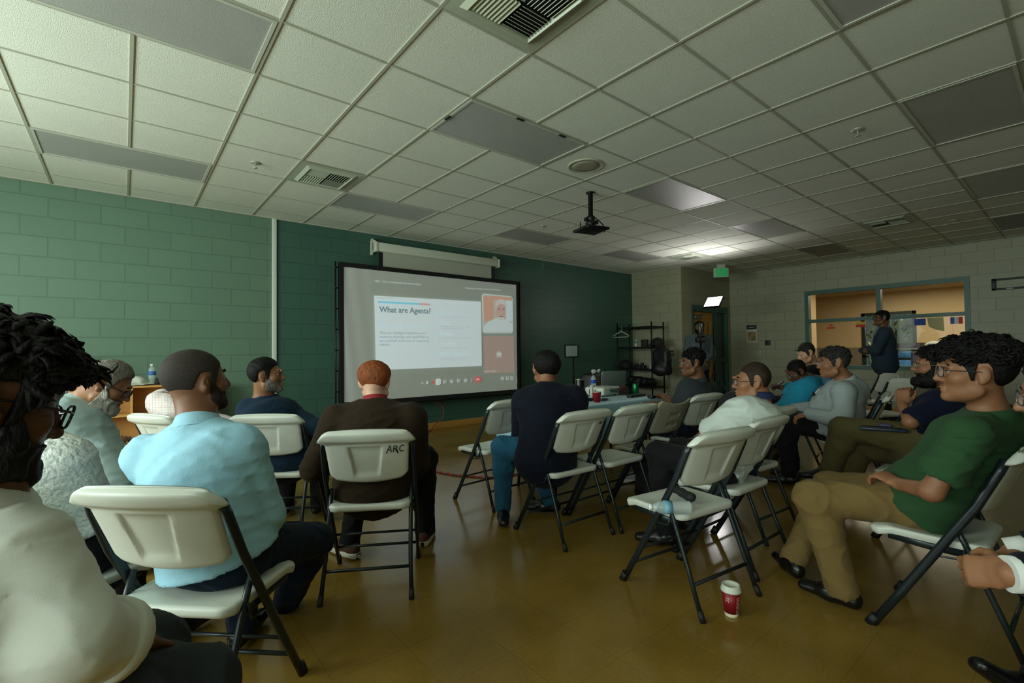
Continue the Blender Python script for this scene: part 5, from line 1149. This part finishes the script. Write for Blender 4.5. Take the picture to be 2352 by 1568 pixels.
def rig(x, y, th, **k):
    """seated joints on a chair at x, y facing th (clockwise from +y); keys override as local (right, forward, up) tuples or world points"""
    c, n = math.cos(th), math.sin(th)
    W = lambda a, b, z: np.array([x+a*c+b*n, y-a*n+b*c, z])
    base = dict(hip=(0, .02, .535), waist=(0, -.085, .70), chest=(0, -.075, .86), neck=(0, -.05, .995), head=(0, -.015, 1.115), shL=(-.175, -.06, .935), shR=(.175, -.06, .935),
                elL=(-.23, -.01, .69), elR=(.23, -.01, .69), wrL=(-.10, .20, .62), wrR=(.10, .20, .62), hpL=(-.085, .04, .535), hpR=(.085, .04, .535), knL=(-.12, .40, .545), knR=(.12, .40, .545),
                anL=(-.12, .36, .085), anR=(.12, .36, .085), toL=(-.14, .50, .03), toR=(.14, .50, .03))
    J = {}
    for kk, v in {**base, **{a: b for a, b in k.items()}}.items():
        if isinstance(v, np.ndarray): J[kk] = v
        elif kk.startswith(('hn', 'dn')): J[kk] = np.array([v[0]*c+v[1]*n, -v[0]*n+v[1]*c, v[2]])
        else: J[kk] = W(*v)
    bk = W(0, -1, 0)-W(0, 0, 0)
    if 'waist' not in k: J['waist'] = J['hip']+(J['neck']-J['hip'])*.34+bk*.03
    if 'chest' not in k: J['chest'] = J['hip']+(J['neck']-J['hip'])*.64+bk*.02
    return J
D2 = D
# 5: blue shirt, nearest left
J = rig(.225, 1.944, D(44.3), hip=(0, .05, .53), head=atd(450, 876, 1.77), neck=atd(456, 972, 1.74), shL=atd(340, 1050, 1.72), shR=atd(556, 1030, 1.72), elL=(-.205, .08, .71), elR=atd(612, 1182, 1.76), wrL=(-.10, .28, .64), wrR=atd(585, 1215, 1.98), knR=atd(722, 1242, 2.15), anR=atd(640, 1420, 2.32), toR=atd(720, 1395, 2.42), knL=(-.16, .42, .55))
person(5, 'person with shaved head in a light blue shirt, seated from behind at the left', J, dict(q=.009, hq=.005, fold=.004, skin='brown', head=(D(70), D(6), 0), girth=1.05, arm=1.1, hair=dict(name='shaved', col=(46, 40, 36), top=.0045, side=.004, back=.0035, amp=.0004, edge=.003, line=.0, nape=.022), beard=dict(name='shaved_beard', col=(40, 32, 28), t=.003, amp=.0005),
       top=dict(name='shirt', mat=('light_blue_shirt', (150, 194, 214), .3, 300), e=.016, sl=.012, sleeve=.78, roll=True, hemt=-.2, collar=dict(h=.034, r=.062)), legs=dict(mat=('navy_trousers', (18, 30, 46)))))
# 7: red hair, brown blazer
J = rig(1.064, 2.51, D(31), hip=(0, .05, .53), head=atd(861, 876, 2.76), neck=atd(862, 932, 2.72), shL=atd(775, 965, 2.66), shR=atd(944, 962, 2.68), elL=atd(722, 1075, 2.66), elR=atd(958, 1062, 2.70), wrL=(-.1, .36, .62), wrR=(.1, .36, .62), knR=(.26, .40, .545), anR=np.array([1.50, 2.74, .085]), toR=np.array([1.60, 2.86, .03]), anL=np.array([1.06, 2.86, .085]), toL=np.array([1.03, 2.98, .03]))
person(7, 'person with cropped red hair in a dark brown blazer, seated from behind', J, dict(q=.010, hq=.0055, skin='pink', head=(D(40), D(-3), 0), hs=.98, girth=1.12, arm=1.15, face=False, hair=dict(name='ginger', col=(120, 62, 28), top=.009, side=.004, back=.004, amp=.002, freq=160),
       top=dict(name='blazer', mat=('brown_wool_blazer', (40, 29, 17), .4, 260), e=.024, sl=.016, skirt=True, collar=dict(h=.03, r=.072, z=-.03)), legs=dict(mat=('black_trousers', (22, 22, 24))), shoe=dict(mat=mat('brown_suede', (74, 42, 30), .8), sole=mat('white_sole', (205, 200, 186), .6))))
b = PEOPLE[7]; nb_ = J['neck']; cl = ring_band(nb_+unit(J['head']-nb_)*.022, unit(J['head']-nb_), unit(J['shR']-J['shL']), .060, .062, .034, .006, gap=.3); cl.v = [tuple(V3(v)-V3(b.location)) for v in cl.v]; cl.build('shirt_collar', mat('red_shirt', (140, 24, 38), .8), b)
# 6: navy jacket, profile to the right
J = rig(.849, 3.546, D(36), hip=(-.0, .05, .53), head=atd(611, 862, 3.34), neck=atd(606, 915, 3.36), shL=atd(572, 940, 3.32), shR=atd(645, 944, 3.42), elL=(-.26, .05, .68), elR=(.24, .04, .69), wrR=(.2, .26, .64))
person(6, 'person with dark hair and short grey beard in a navy jacket, looking right', J, dict(q=.012, hq=.0055, skin='tan', head=(D(112), D(2), 0), hs=1.02, hair=dict(name='black', col=(14, 13, 13), top=.012, side=.009, back=.012, amp=.003, line=.014, temple=.014), beard=dict(name='grey', col=(110, 104, 98), t=.003, amp=.001),
       top=dict(name='jacket', mat=('navy_jacket', (20, 40, 58)), e=.022, sl=.014, skirt=True, collar=dict(h=.028, r=.072, z=-.025)), legs=dict(mat=('black_trousers', (22, 22, 24)))))
# 8: long navy coat, from behind
J = rig(2.317, 2.321, D(2), hip=(-.08, .05, .53), head=atd(1254, 846, 3.46), neck=atd(1254, 890, 3.42), shL=atd(1204, 922, 3.38), shR=atd(1320, 914, 3.36), elL=atd(1197, 1010, 3.44), elR=atd(1328, 1000, 3.34), wrL=(-.02, .32, .66), wrR=(.06, .32, .66),
        knL=np.array([2.05, 2.62, .56]), anL=np.array([2.14, 2.74, .085]), toL=np.array([2.08, 2.66, .03]), knR=(.06, .42, .545), anR=np.array([2.50, 2.62, .085]), toR=np.array([2.42, 2.72, .03]))
person(8, 'person in a long dark navy coat and blue trousers, seated from behind before the screen', J, dict(q=.011, hq=.006, skin='tan', head=(D(33), D(4), 0), hs=1.04, girth=1.12, arm=1.1, hair=dict(name='black', col=(14, 13, 13), top=.014, side=.008, back=.01, amp=.003), glasses=('white', (190, 190, 186), 0, .002),
       top=dict(name='coat', mat=('navy_coat', (15, 19, 33)), e=.026, sl=.016, skirt=True, collar=dict(h=.026, r=.074, z=-.03)), legs=dict(mat=('teal_blue_trousers', (36, 84, 112))), sock=mat('blue_sock', (22, 40, 84), .8)))
# 9: young man, dark grey polo, profile left
J = rig(3.93, 2.37, D(3.6), head=atd(1592, 833, 4.33), neck=atd(1604, 874, 4.35), shL=atd(1582, 900, 4.28), shR=atd(1628, 897, 4.52), elL=atd(1550, 930, 4.38), wrL=atd(1528, 912, 4.62), wrR=(.05, .35, .7), knL=np.array([3.62, 2.74, .56]), anL=atz(1470, 1086, .085), toL=atz(1452, 1100, .03))
person(9, 'person with short black hair and glasses in a dark grey polo, looking left', J, dict(q=.013, hq=.006, skin='brown', head=(D(-42), D(-2), 0), hs=1.0, hair=dict(name='black', col=(14, 13, 13), top=.020, side=.006, back=.008, amp=.004, fringe=.006, tufts=250), glasses=('steel', (90, 94, 96), .7),
       top=dict(name='polo_shirt', mat=('charcoal_polo', (48, 56, 60)), e=.014, sleeve=.36, sl=.012, collar=dict(h=.03, r=.062)), legs=dict(mat=('dark_jeans', (22, 28, 44))), shoe=dict(mat=mat('grey_sneaker', (150, 152, 150), .7), sole=mat('white_sole', (205, 200, 186), .6))))
# 10: white polo, from behind left
J = rig(2.81, 1.40, D(0), hip=(-.02, .05, .53), head=atd(1730, 876, 3.02), neck=atd(1746, 917, 3.0), shL=atd(1670, 965, 2.92), shR=atd(1772, 955, 3.12), elL=atd(1622, 998, 3.06), wrL=(.02, .22, .60), elR=(.25, .05, .68),
        anL=np.array([2.62, 1.70, .085]), toL=np.array([2.56, 1.82, .03]))
person(10, 'person with glasses in a white polo with a navy collar, back half turned', J, dict(q=.010, hq=.0055, skin='tan', head=(D(-32), D(-2), 0), hs=1.02, girth=1.04, arm=1.1, fat=1.08, hair=dict(name='thin_brown', col=(44, 33, 26), top=.0055, side=.006, back=.006, amp=.001, line=.02, temple=.02), glasses=('black', (14, 14, 14)),
       top=dict(name='polo_shirt', mat=('white_polo', (192, 200, 194)), e=.018, sleeve=.34, sl=.02, hemt=-.05, collar=dict(h=.034, r=.070, mat=mat('navy_collar', (22, 34, 74), .8))), legs=dict(mat=('black_trousers', (22, 22, 24)))))
# 16: green polo, right foreground
J = rig(2.79, .46, D(0), hip=(.0, .05, .53), head=atd(2240, 856, 1.93), neck=atd(2272, 950, 1.93), shL=atd(2222, 1000, 1.82), shR=atd(2330, 985, 2.12), elL=atd(2140, 1128, 1.86), wrL=atd(2068, 1112, 2.06), elR=(.20, .04, .69), wrR=atd(2085, 1092, 2.22), hdL=atd(2028, 1092, 2.14), hdR=atd(2038, 1104, 2.2),
        knL=atd(1868, 1142, 2.30), anL=np.array([2.63, .77, .085]), toL=np.array([2.655, 1.0, .03]), hpL=atd(2156, 1162, 2.10), knR=atd(1905, 1120, 2.62), anR=atz(1822, 1288, .085), toR=atz(1768, 1262, .03), hnL=(0, .3, 1), hnR=(0, 0, 1))
person(16, 'person with thick black hair and glasses in a green polo and khaki trousers', J, dict(q=.008, hq=.0042, hdq=.0038, armfine=True, skin='tan', head=(D(-16), D(2), 0), hs=1.04, nk=.95, curl=.7, hair=dict(name='black', col=(12, 11, 11), top=.034, side=.006, back=.014, amp=.005, freq=55, fringe=.010, curl=.2, line=-.006, tufts=650, tl=.036), glasses=('gunmetal', (50, 52, 54), .7),
       top=dict(name='polo_shirt', mat=('green_polo', (42, 72, 44)), e=.016, sleeve=.31, sl=.018, hemt=-.1, neck=.0, collar=dict(h=.04, r=.066, flare=.016)), legs=dict(mat=('khaki_trousers', (112, 92, 54)), e=.018, fold=.006)))
# 15: bearded, navy t-shirt
J = rig(3.98, .70, D(-2), hip=(0, .05, .53), head=atd(2152, 842, 3.05), neck=atd(2178, 896, 3.05), shL=atd(2160, 930, 2.96), shR=atd(2206, 920, 3.24), elL=atd(2092, 968, 2.98), wrL=atd(2072, 928, 3.12), hdL=atd(2074, 900, 3.14), hnL=(-1, .2, .1), elR=(.22, .0, .68), wrR=(.02, .24, .68), hpL=atd(2130, 1010, 3.0),
        knL=atd(1938, 985, 3.3), anL=atd(1905, 1082, 3.42), toL=atd(1880, 1096, 3.46), knR=atd(1962, 1030, 3.42), anR=atd(1950, 1130, 3.4), toR=atd(1925, 1150, 3.46))
person(15, 'person with a full black beard in a navy t-shirt, legs crossed, fist raised', J, dict(q=.011, hq=.0052, hdq=.0045, armfine=True, skin='tan', head=(D(-12), D(6), 0), hs=1.04, curl=1.3, arm=1.1, hair=dict(name='black', col=(14, 13, 13), top=.016, side=.008, back=.009, amp=.004, fringe=.012, tufts=300), beard=dict(name='black', col=(14, 13, 13), t=.012, amp=.003, long=.008), glasses=('gold', (120, 110, 90), .8),
       top=dict(name='t_shirt', mat=('navy_tee', (14, 18, 40)), e=.014, sleeve=.40, sl=.018, neck=-.005), legs=dict(mat=('olive_khaki_trousers', (84, 76, 46)), e=.018), sock=mat('white_sock', (150, 150, 140), .9)))

q = Vector(atd(2026, 982, 3.12)); e = empty('tablet_computer', q, D(75), 'dark laptop with a blue edge resting on the lap of the bearded man', 'laptop')
MB().box((-.12, -.1, -.008), (.12, .1, .008), .004).build('base', mat('laptop_blue_edge', (18, 40, 62), .35), e); MB().box((-.1, -.08, .008), (.1, .08, .012), .001).build('keyboard', m_blkp, e); MB().box((-.02, -.05, .012), (.05, .03, .03), .008).build('cable_clip', mat('lilac_plastic', (70, 66, 92), .5), e)
q = Vector(atd(602, 1250, 1.96)); o = soft('paper_tissue', [cone(q+Vector((-.03, 0, .03)), q+Vector((.03, .02, -.05)), .03, .006, .01), cone(q+Vector((-.02, 0, .0)), q+Vector((.05, .03, .03)), .03, .008, .02)], .005, mat('white_paper'), disp=lambda P: .006*wob(P, 60), origin=q); o.location = q
tag(o, 'white paper tissue poking from the pocket of the man in the light blue shirt', 'tissue')
def knit_mat():
    m = cloth_mat('white_cable_knit', (206, 210, 206), .3, 200); nt = m.node_tree; b = nt.nodes['Principled BSDF']
    tc = nt.nodes.new('ShaderNodeTexCoord'); w1 = nt.nodes.new('ShaderNodeTexWave'); w1.inputs['Scale'].default_value = 14; w1.inputs['Distortion'].default_value = 6; w1.inputs['Detail Scale'].default_value = 3; w1.bands_direction = 'DIAGONAL'
    v = nt.nodes.new('ShaderNodeTexVoronoi'); v.inputs['Scale'].default_value = 60; nt.links.new(tc.outputs['Object'], w1.inputs['Vector']); nt.links.new(tc.outputs['Object'], v.inputs['Vector'])
    a = nt.nodes.new('ShaderNodeMath'); a.operation = 'SUBTRACT'; nt.links.new(w1.outputs['Fac'], a.inputs[0]); nt.links.new(v.outputs['Distance'], a.inputs[1])
    bp = nt.nodes.new('ShaderNodeBump'); bp.inputs['Strength'].default_value = 1; bp.inputs['Distance'].default_value = .006; nt.links.new(a.outputs[0], bp.inputs['Height']); nt.links.new(bp.outputs['Normal'], b.inputs['Normal']); bp.inputs['Strength'].default_value = .55; return m
def check_mat():
    m = cloth_mat('pink_check_cloth', (206, 196, 192)); nt = m.node_tree; b = nt.nodes['Principled BSDF']
    tc = nt.nodes.new('ShaderNodeTexCoord'); br = nt.nodes.new('ShaderNodeTexBrick'); br.offset = 0; br.inputs['Scale'].default_value = 1; br.inputs['Brick Width'].default_value = .016; br.inputs['Row Height'].default_value = .016; br.inputs['Mortar Size'].default_value = .0008
    br.inputs['Color1'].default_value = lin((208, 200, 196)); br.inputs['Color2'].default_value = lin((204, 194, 190)); br.inputs['Mortar'].default_value = lin((176, 148, 148))
    sx = nt.nodes.new('ShaderNodeSeparateXYZ'); cx = nt.nodes.new('ShaderNodeCombineXYZ'); nt.links.new(tc.outputs['Object'], sx.inputs[0]); nt.links.new(sx.outputs['X'], cx.inputs['X']); nt.links.new(sx.outputs['Z'], cx.inputs['Y'])
    nt.links.new(cx.outputs[0], br.inputs['Vector']); nt.links.new(br.outputs['Color'], b.inputs['Base Color']); return m
m_wtee = mat('white_shirt_cloth', (206, 208, 200),   .85, bump=.06, scale=300, sheen=.1)
# 1: foreground left, profile to the right, looking down
J = rig(-.40, 1.10, D(70), head=atd(-45, 924, .80), neck=atd(-62, 1120, .80), shL=atd(-230, 1230, .95), shR=atd(18, 1290, .78), elL=(-.22, .22, .68), elR=atd(150, 1475, .76), wrL=(-.10, .42, .60), wrR=atd(300, 1472, .93), hdR=atd(352, 1488, 1.0),
        hpR=atd(40, 1640, .80), knR=atd(440, 1590, 1.02), anR=atd(440, 1950, 1.12), toR=atd(560, 1950, 1.16), knL=(-.1, .50, .55), hnR=(0, 0, 1))
J['hip'] = np.array([-.42, 1.02, .46]); J['waist'] = J['hip']+(J['neck']-J['hip'])*.4+np.array([-.04, 0, 0]); J['chest'] = J['hip']+(J['neck']-J['hip'])*.66+np.array([-.03, 0, 0])
person(1, 'person with thick black hair and beard in a white shirt, large at the left edge', J, dict(q=.007, hq=.0036, hdq=.0034, skin='dark', face=False, head=(D(64), D(-20), D(0)), hs=1.02, nk=1.05, arm=1.05, hair=dict(name='black', col=(12, 11, 11), top=.032, side=.010, back=.018, amp=.005, freq=55, fringe=.004, curl=.2, tufts=900, tl=.042, temple=.0, line=-.004), beard=dict(name='black', col=(14, 13, 13), t=.008, amp=.003, long=.012, high=-.045), glasses=('black', (14, 14, 14), 0, .0024),
       top=dict(name='shirt', mat=m_wtee, e=.022, sleeve=.80, sl=.022, roll=True, hemt=-.3, collar=dict(h=.03, r=.066, z=-.02)), legs=dict(mat=('charcoal_trousers', (40, 44, 46)), e=.02)))
# 2: grey hair, looking down
J = rig(-.12, 3.1, D(52), hip=(0, .05, .50), head=atd(246, 882, 2.5), neck=atd(180, 915, 2.55), shL=(-.16, .1, .88), shR=atd(160, 965, 2.44), elR=atd(225, 1085, 2.45), wrR=atd(262, 1030, 2.62), wrL=(-.08, .36, .66), elL=(-.22, .14, .68))
J['chest'] = J['hip']+(J['neck']-J['hip'])*.7+np.array([-.05, -.04, 0])
person(2, 'person with short grey hair, grey beard and glasses in a pale blue-grey shirt, looking down', J, dict(q=.010, hq=.005, skin='tan', head=(D(100), D(-32), 0), hs=1.04, girth=1.08, arm=1.15, hair=dict(name='grey', col=(104, 100, 90), top=.008, side=.006, back=.007, amp=.002, freq=120, line=.012, temple=.01), beard=dict(name='grey_white', col=(150, 148, 140), t=.010, amp=.003, long=.012), glasses=('brown_black', (30, 20, 16), 0, .003),
       top=dict(name='shirt', mat=('pale_grey_blue_shirt', (160, 182, 182)), e=.016, sl=.014, hemt=-.1, collar=dict(h=.04, r=.068, flare=.014)), legs=dict(mat=('black_trousers', (22, 22, 24)))))
# 3: cable knit, head behind the foreground man
J = rig(-.19, 2.36, D(50), hip=(0, .05, .52), head=atd(58, 925, 1.85), neck=atd(72, 1005, 1.82), shL=atd(20, 1062, 1.78), shR=atd(150, 1062, 1.74), elR=atd(196, 1185, 1.80), wrR=atd(238, 1240, 2.0), elL=(-.24, .06, .70))
person(3, 'person in a white cable knit sweater, head hidden behind the foreground man', J, dict(q=.010, hq=.006, skin='dark', head=(D(48), D(-6), 0), face=False, hair=dict(name='black', col=(12, 11, 11), top=.012, side=.008, back=.008, amp=.002),
       top=dict(name='sweater', mat=knit_mat(), e=.026, sleeve=.40, sl=.03, hemt=-.1), legs=dict(mat=('black_trousers', (22, 22, 24)))))
# 4: pink checked shirt, behind the blue shirt
J = rig(.40, 4.06, D(62), hip=(0, .05, .52), head=atd(455, 905, 3.5), neck=atd(408, 918, 3.46), shL=atd(372, 918, 3.56), shR=atd(398, 940, 3.36), elR=(.22, .14, .7), elL=(-.22, .14, .7))
person(4, 'person in a pink and white checked shirt, stooping behind the blue shirt', J, dict(q=.012, hq=.007, skin='tan', head=(D(80), D(-15), 0), face=False, hair=dict(name='black', col=(12, 11, 11), top=.01), top=dict(name='shirt', mat=check_mat(), e=.018, sl=.012, hemt=-.2), legs=dict(mat=('black_trousers', (22, 22, 24)))))
# 11: blue hoodie, stooping over a phone
J = rig(5.45, 2.0, D(-12), hip=(0, .05, .52), head=atd(1832, 854, 5.0), neck=atd(1856, 872, 5.05), shL=atd(1854, 884, 4.95), shR=atd(1872, 880, 5.25), elL=atd(1852, 918, 4.95), wrL=atd(1806, 896, 5.1), hdL=atd(1796, 890, 5.12), wrR=atd(1808, 890, 5.2), hdR=atd(1798, 888, 5.2), elR=atd(1845, 905, 5.25))
b11 = person(11, 'person with short dark hair in a bright blue hoodie, bent over a phone', J, dict(q=.016, hq=.0065, brows=False, skin='dark', head=(D(-40), D(-30), 0), hs=.98, hair=dict(name='black', col=(12, 11, 11), top=.016, side=.01, back=.01, amp=.003), glasses=('steel', (90, 94, 96), .7),
       top=dict(name='hoodie', mat=('bright_blue_fleece', (40, 142, 176)), e=.024, sl=.02, sleeve=.95, hemt=-.2, collar=dict(h=.03, r=.075, z=-.03)), legs=dict(mat=('grey_joggers', (126, 132, 130)), e=.025)))
o = soft('hood', [ell(J['neck']+np.array([.10, -.10, -.06]), (.11, .13, .10), k=.03)], .012, mat('patterned_blue', (70, 120, 150), .8, var=.5, vscale=60, bump=.2), b11, V3((J['hip'][0], J['hip'][1], 0)), disp=lambda P: .012*wob(P, 25))
q = Vector(atd(1786, 884, 5.12)); o = MB().box((-.036, -.004, -.07), (.036, .004, .07), .004).box((-.032, -.0055, -.064), (.032, -.003, .064)).build('phone', m_blkp); o.location = q; o.rotation_euler = (.9, 0, D(40)); tag(o, 'black phone held by the person in the blue hoodie', 'phone')
# 12: black suit, smiling, looking down
m_ws = mat('white_dress_shirt', (206, 208, 204), .8, bump=.1, scale=300)
J = rig(6.5, 2.25, D(-25), hip=(0, .05, .54), head=atd(1853, 811, 5.85), neck=atd(1868, 838, 5.9), shL=atd(1866, 858, 5.75), shR=atd(1893, 852, 6.1))
person(12, 'person with neat brown hair in a black suit and white shirt, looking down', J, dict(q=.016, hq=.006, brows=False, skin='light', head=(D(-42), D(-22), 0), hs=1.0, hair=dict(name='dark_brown', col=(40, 32, 27), top=.016, side=.007, back=.008, amp=.002, fringe=.006),
       top=dict(name='suit_jacket', mat=('black_suit', (18, 19, 22)), e=.022, sl=.014, skirt=True, neck=.0, front=[('shirt_front', m_ws, .012, .06, .45, 1.05, .006)], collar=dict(h=.034, r=.062, mat=m_ws, z=-.01)), legs=dict(mat=('black_trousers', (22, 22, 24)))))
# 13: grey shirt, profile left
J = rig(4.82, 1.42, D(-14), hip=(0, .05, .54), head=atd(1916, 833, 4.02), neck=atd(1940, 872, 4.02), shL=atd(1938, 900, 3.88), shR=atd(1962, 893, 4.25), elL=atd(1938, 968, 3.82), wrL=atd(1862, 950, 4.0), hdL=atd(1838, 955, 4.05), wrR=(.1, .34, .66), hnL=(-.3, -.3, 1))
person(13, 'person with greying dark hair in a light grey shirt, looking left', J, dict(q=.013, hq=.006, skin='tan', head=(D(-28), D(-4), 0), hs=1.06, girth=1.12, belly=.03, arm=1.2, fat=1.12, hair=dict(name='dark_grey', col=(46, 44, 42), top=.016, side=.010, back=.012, amp=.003, fringe=.006, tufts=250, tl=.025),
       top=dict(name='shirt', mat=('light_grey_shirt', (150, 160, 160)), e=.018, sl=.014, hemt=-.15, collar=dict(h=.04, r=.07, flare=.014)), legs=dict(mat=('black_trousers', (22, 22, 24)))))
# 14: standing with crossed arms
def stand(x, y, th, h=1.78, **k):
    s = h/1.78
    b = dict(hip=(0, 0, .96*s), waist=(0, .0, 1.12*s), chest=(0, .0, 1.30*s), neck=(0, -.01, 1.495*s), head=(0, .03, 1.655*s), shL=(-.19, -.01, 1.425*s), shR=(.19, -.01, 1.425*s), elL=(-.26, .0, 1.12*s), elR=(.26, .0, 1.12*s), wrL=(-.2, .16, 1.0*s), wrR=(.2, .16, 1.0*s),
             hpL=(-.09, 0, .94*s), hpR=(.09, 0, .94*s), knL=(-.1, .02, .52*s), knR=(.1, .02, .52*s), anL=(-.11, -.02, .085), anR=(.11, -.02, .085), toL=(-.14, .12, .03), toR=(.14, .12, .03)); b.update(k); r = rig(x, y, th, **b); return r
m_bs = mat('pale_blue_dress_shirt', (110, 160, 190), .8)
P14 = atd(2032, 800, 7.7)
J = stand(P14[0], P14[1], D(-12), 1.83, elL=(-.27, .10, 1.17), elR=(.27, .10, 1.17), wrL=(.0, .25, 1.21), wrR=(-.04, .29, 1.18), hdL=(.14, .24, 1.21), hdR=(-.17, .24, 1.18), hnL=(0, 1, .2), hnR=(0, 1, .2))
person(14, 'standing person in a blue-grey suit with crossed arms before the interior window', J, dict(q=.018, hq=.009, hdq=.008, skin='brown', head=(D(-32), D(2), 0), girth=1.02, belly=.01, hair=dict(name='black', col=(12, 11, 11), top=.018, side=.01, back=.012, amp=.003), glasses=('black', (14, 14, 14), 0, .0024),
       top=dict(name='suit_jacket', mat=('blue_grey_suit', (44, 58, 70)), e=.022, sl=.016, skirt=True, hemt=-.3, front=[('shirt_front', m_bs, .012, .06, .2, 1.05, .006), ('tie', mat('blue_tie', (28, 50, 90), .7), .022, .018, .2, .98, .012)], collar=dict(h=.03, r=.062, mat=m_bs, z=-.01)), legs=dict(mat=('blue_grey_trousers', (38, 48, 58)))))
MB().cbox(Vector(J['chest']-np.array([J['hip'][0], J['hip'][1], 0]))+Vector((-.10, .13, .06)), (.08, .008, .06), .002, 0, Matrix.Rotation(D(20), 3, 'Z')).build('name_badge', mat('badge_white', (170, 176, 180), .5), PEOPLE[14])
# 18: standing in the doorway
P18 = atd(1606, 800, 9.5)
J = stand(P18[0], P18[1], D(-140), 1.80, wrL=(-.04, .22, 1.02), wrR=(.06, .24, 1.0))
b18 = person(18, 'bearded person in a grey suit standing in the doorway behind a camera', J, dict(q=.020, hq=.0095, hdq=.009, skin='brown', head=(D(-120), D(-4), 0), hair=dict(name='black', col=(12, 11, 11), top=.01, side=.006, back=.006, amp=.002), beard=dict(name='black', col=(14, 13, 13), t=.010, amp=.002, long=.01),
       top=dict(name='suit_jacket', mat=('grey_suit', (82, 94, 100)), e=.022, sl=.016, skirt=True, hemt=-.3, front=[('shirt_front', m_ws, .012, .065, .2, 1.05, .006), ('tie', m_blkp, .02, .016, .2, .95, .012)], collar=dict(h=.03, r=.062, mat=m_ws, z=-.01)), legs=dict(mat=('black_trousers', (22, 22, 24)))))
# 17: right edge, hands folded
J = rig(2.10, -.52, D(-4), hip=(0, .05, .52), head=atd(2462, 905, 1.36), neck=atd(2460, 985, 1.34), shL=atd(2540, 1060, 1.22), shR=(.20, .02, .96), elL=atd(2500, 1330, 1.16), wrL=atd(2322, 1318, 1.20), hdL=atd(2250, 1312, 1.26), elR=np.array([2.0, -.08, .74]), wrR=atd(2330, 1272, 1.34), hdR=atd(2262, 1290, 1.32), hnL=(-1, -.2, .5), hnR=(.6, .2, .8),
        knL=(-.12, .42, .54), knR=(.12, .44, .56), anL=(-.16, .34, .085), toL=(-.17, .48, .03), anR=atd(2395, 1590, 1.52), toR=atd(2295, 1515, 1.56), dnR=(.5, -.2, .6))
J['chest'] = J['hip']+(J['neck']-J['hip'])*.7+np.array([.02, -.05, 0])
b17 = person(17, 'person in a dark suit at the right edge, folded hands with white cuffs', J, dict(q=.009, hq=.0045, hdq=.0032, skin='tan', head=(D(-6), D(-10), 0), curl=1.1, thumb=.9, hair=dict(name='black', col=(12, 11, 11), top=.012), glasses=('steel', (90, 94, 96), .7),
       top=dict(name='suit_jacket', mat=('dark_suit', (18, 20, 26)), e=.022, sl=.016, sleeve=.86, skirt=True, cuff='LR', cuffmat=m_ws), legs=dict(mat=('black_trousers', (22, 22, 24)))))
# ------------------------------------------------------------------ light
def area(name, loc, target, sx, sy, energy, col, spread=None, shape='RECTANGLE'):
    l = bpy.data.lights.new(name, 'AREA'); l.shape = shape; l.size = sx; l.size_y = sy; l.energy = energy; l.color = col
    if spread: l.spread = spread
    o = bpy.data.objects.new(name, l); COL.objects.link(o); o.location = loc
    d = Vector(target)-Vector(loc); o.rotation_euler = d.to_track_quat('-Z', 'Y').to_euler(); return o
for k, (a, b_) in enumerate(lw):
    area('daylight_%d' % k, (XL-.25, (a+b_)/2, 1.75), (XL+5, (a+b_)/2, 1.75), b_-a, 1.6, (40, 68)[k]*(b_-a), (.85, 1.0, .92))
w = bpy.data.worlds.new('world'); SC.world = w; w.use_nodes = True
w.node_tree.nodes['Background'].inputs[0].default_value = (.8, .9, .8, 1); w.node_tree.nodes['Background'].inputs[1].default_value = .10
SC.view_settings.view_transform = 'Standard'; SC.view_settings.look = 'None'; SC.view_settings.exposure = 0
area('far_room_lamp', (13.8, 2.2, CEIL-.3), (13.8, 2.2, 0), 3, 3, 95, (1, .84, .62))
area('far_daylight', (18.2, 3.4, 2.6), (16.5, 3.3, 1.2), 2, 2, 50, (1, 1, .9))
# video light beam
vl = area('video_light_beam', LEDP+LEDN*.03, LEDP+Vector((-.95, -.4, .87)), .34, .22, 9, (1, .97, .96), D(115))
SC.cycles.max_bounces = 6; SC.cycles.diffuse_bounces = 4; SC.cycles.glossy_bounces = 3; SC.cycles.transmission_bounces = 3; SC.cycles.transparent_max_bounces = 8; SC.cycles.caustics_reflective = False; SC.cycles.caustics_refractive = False
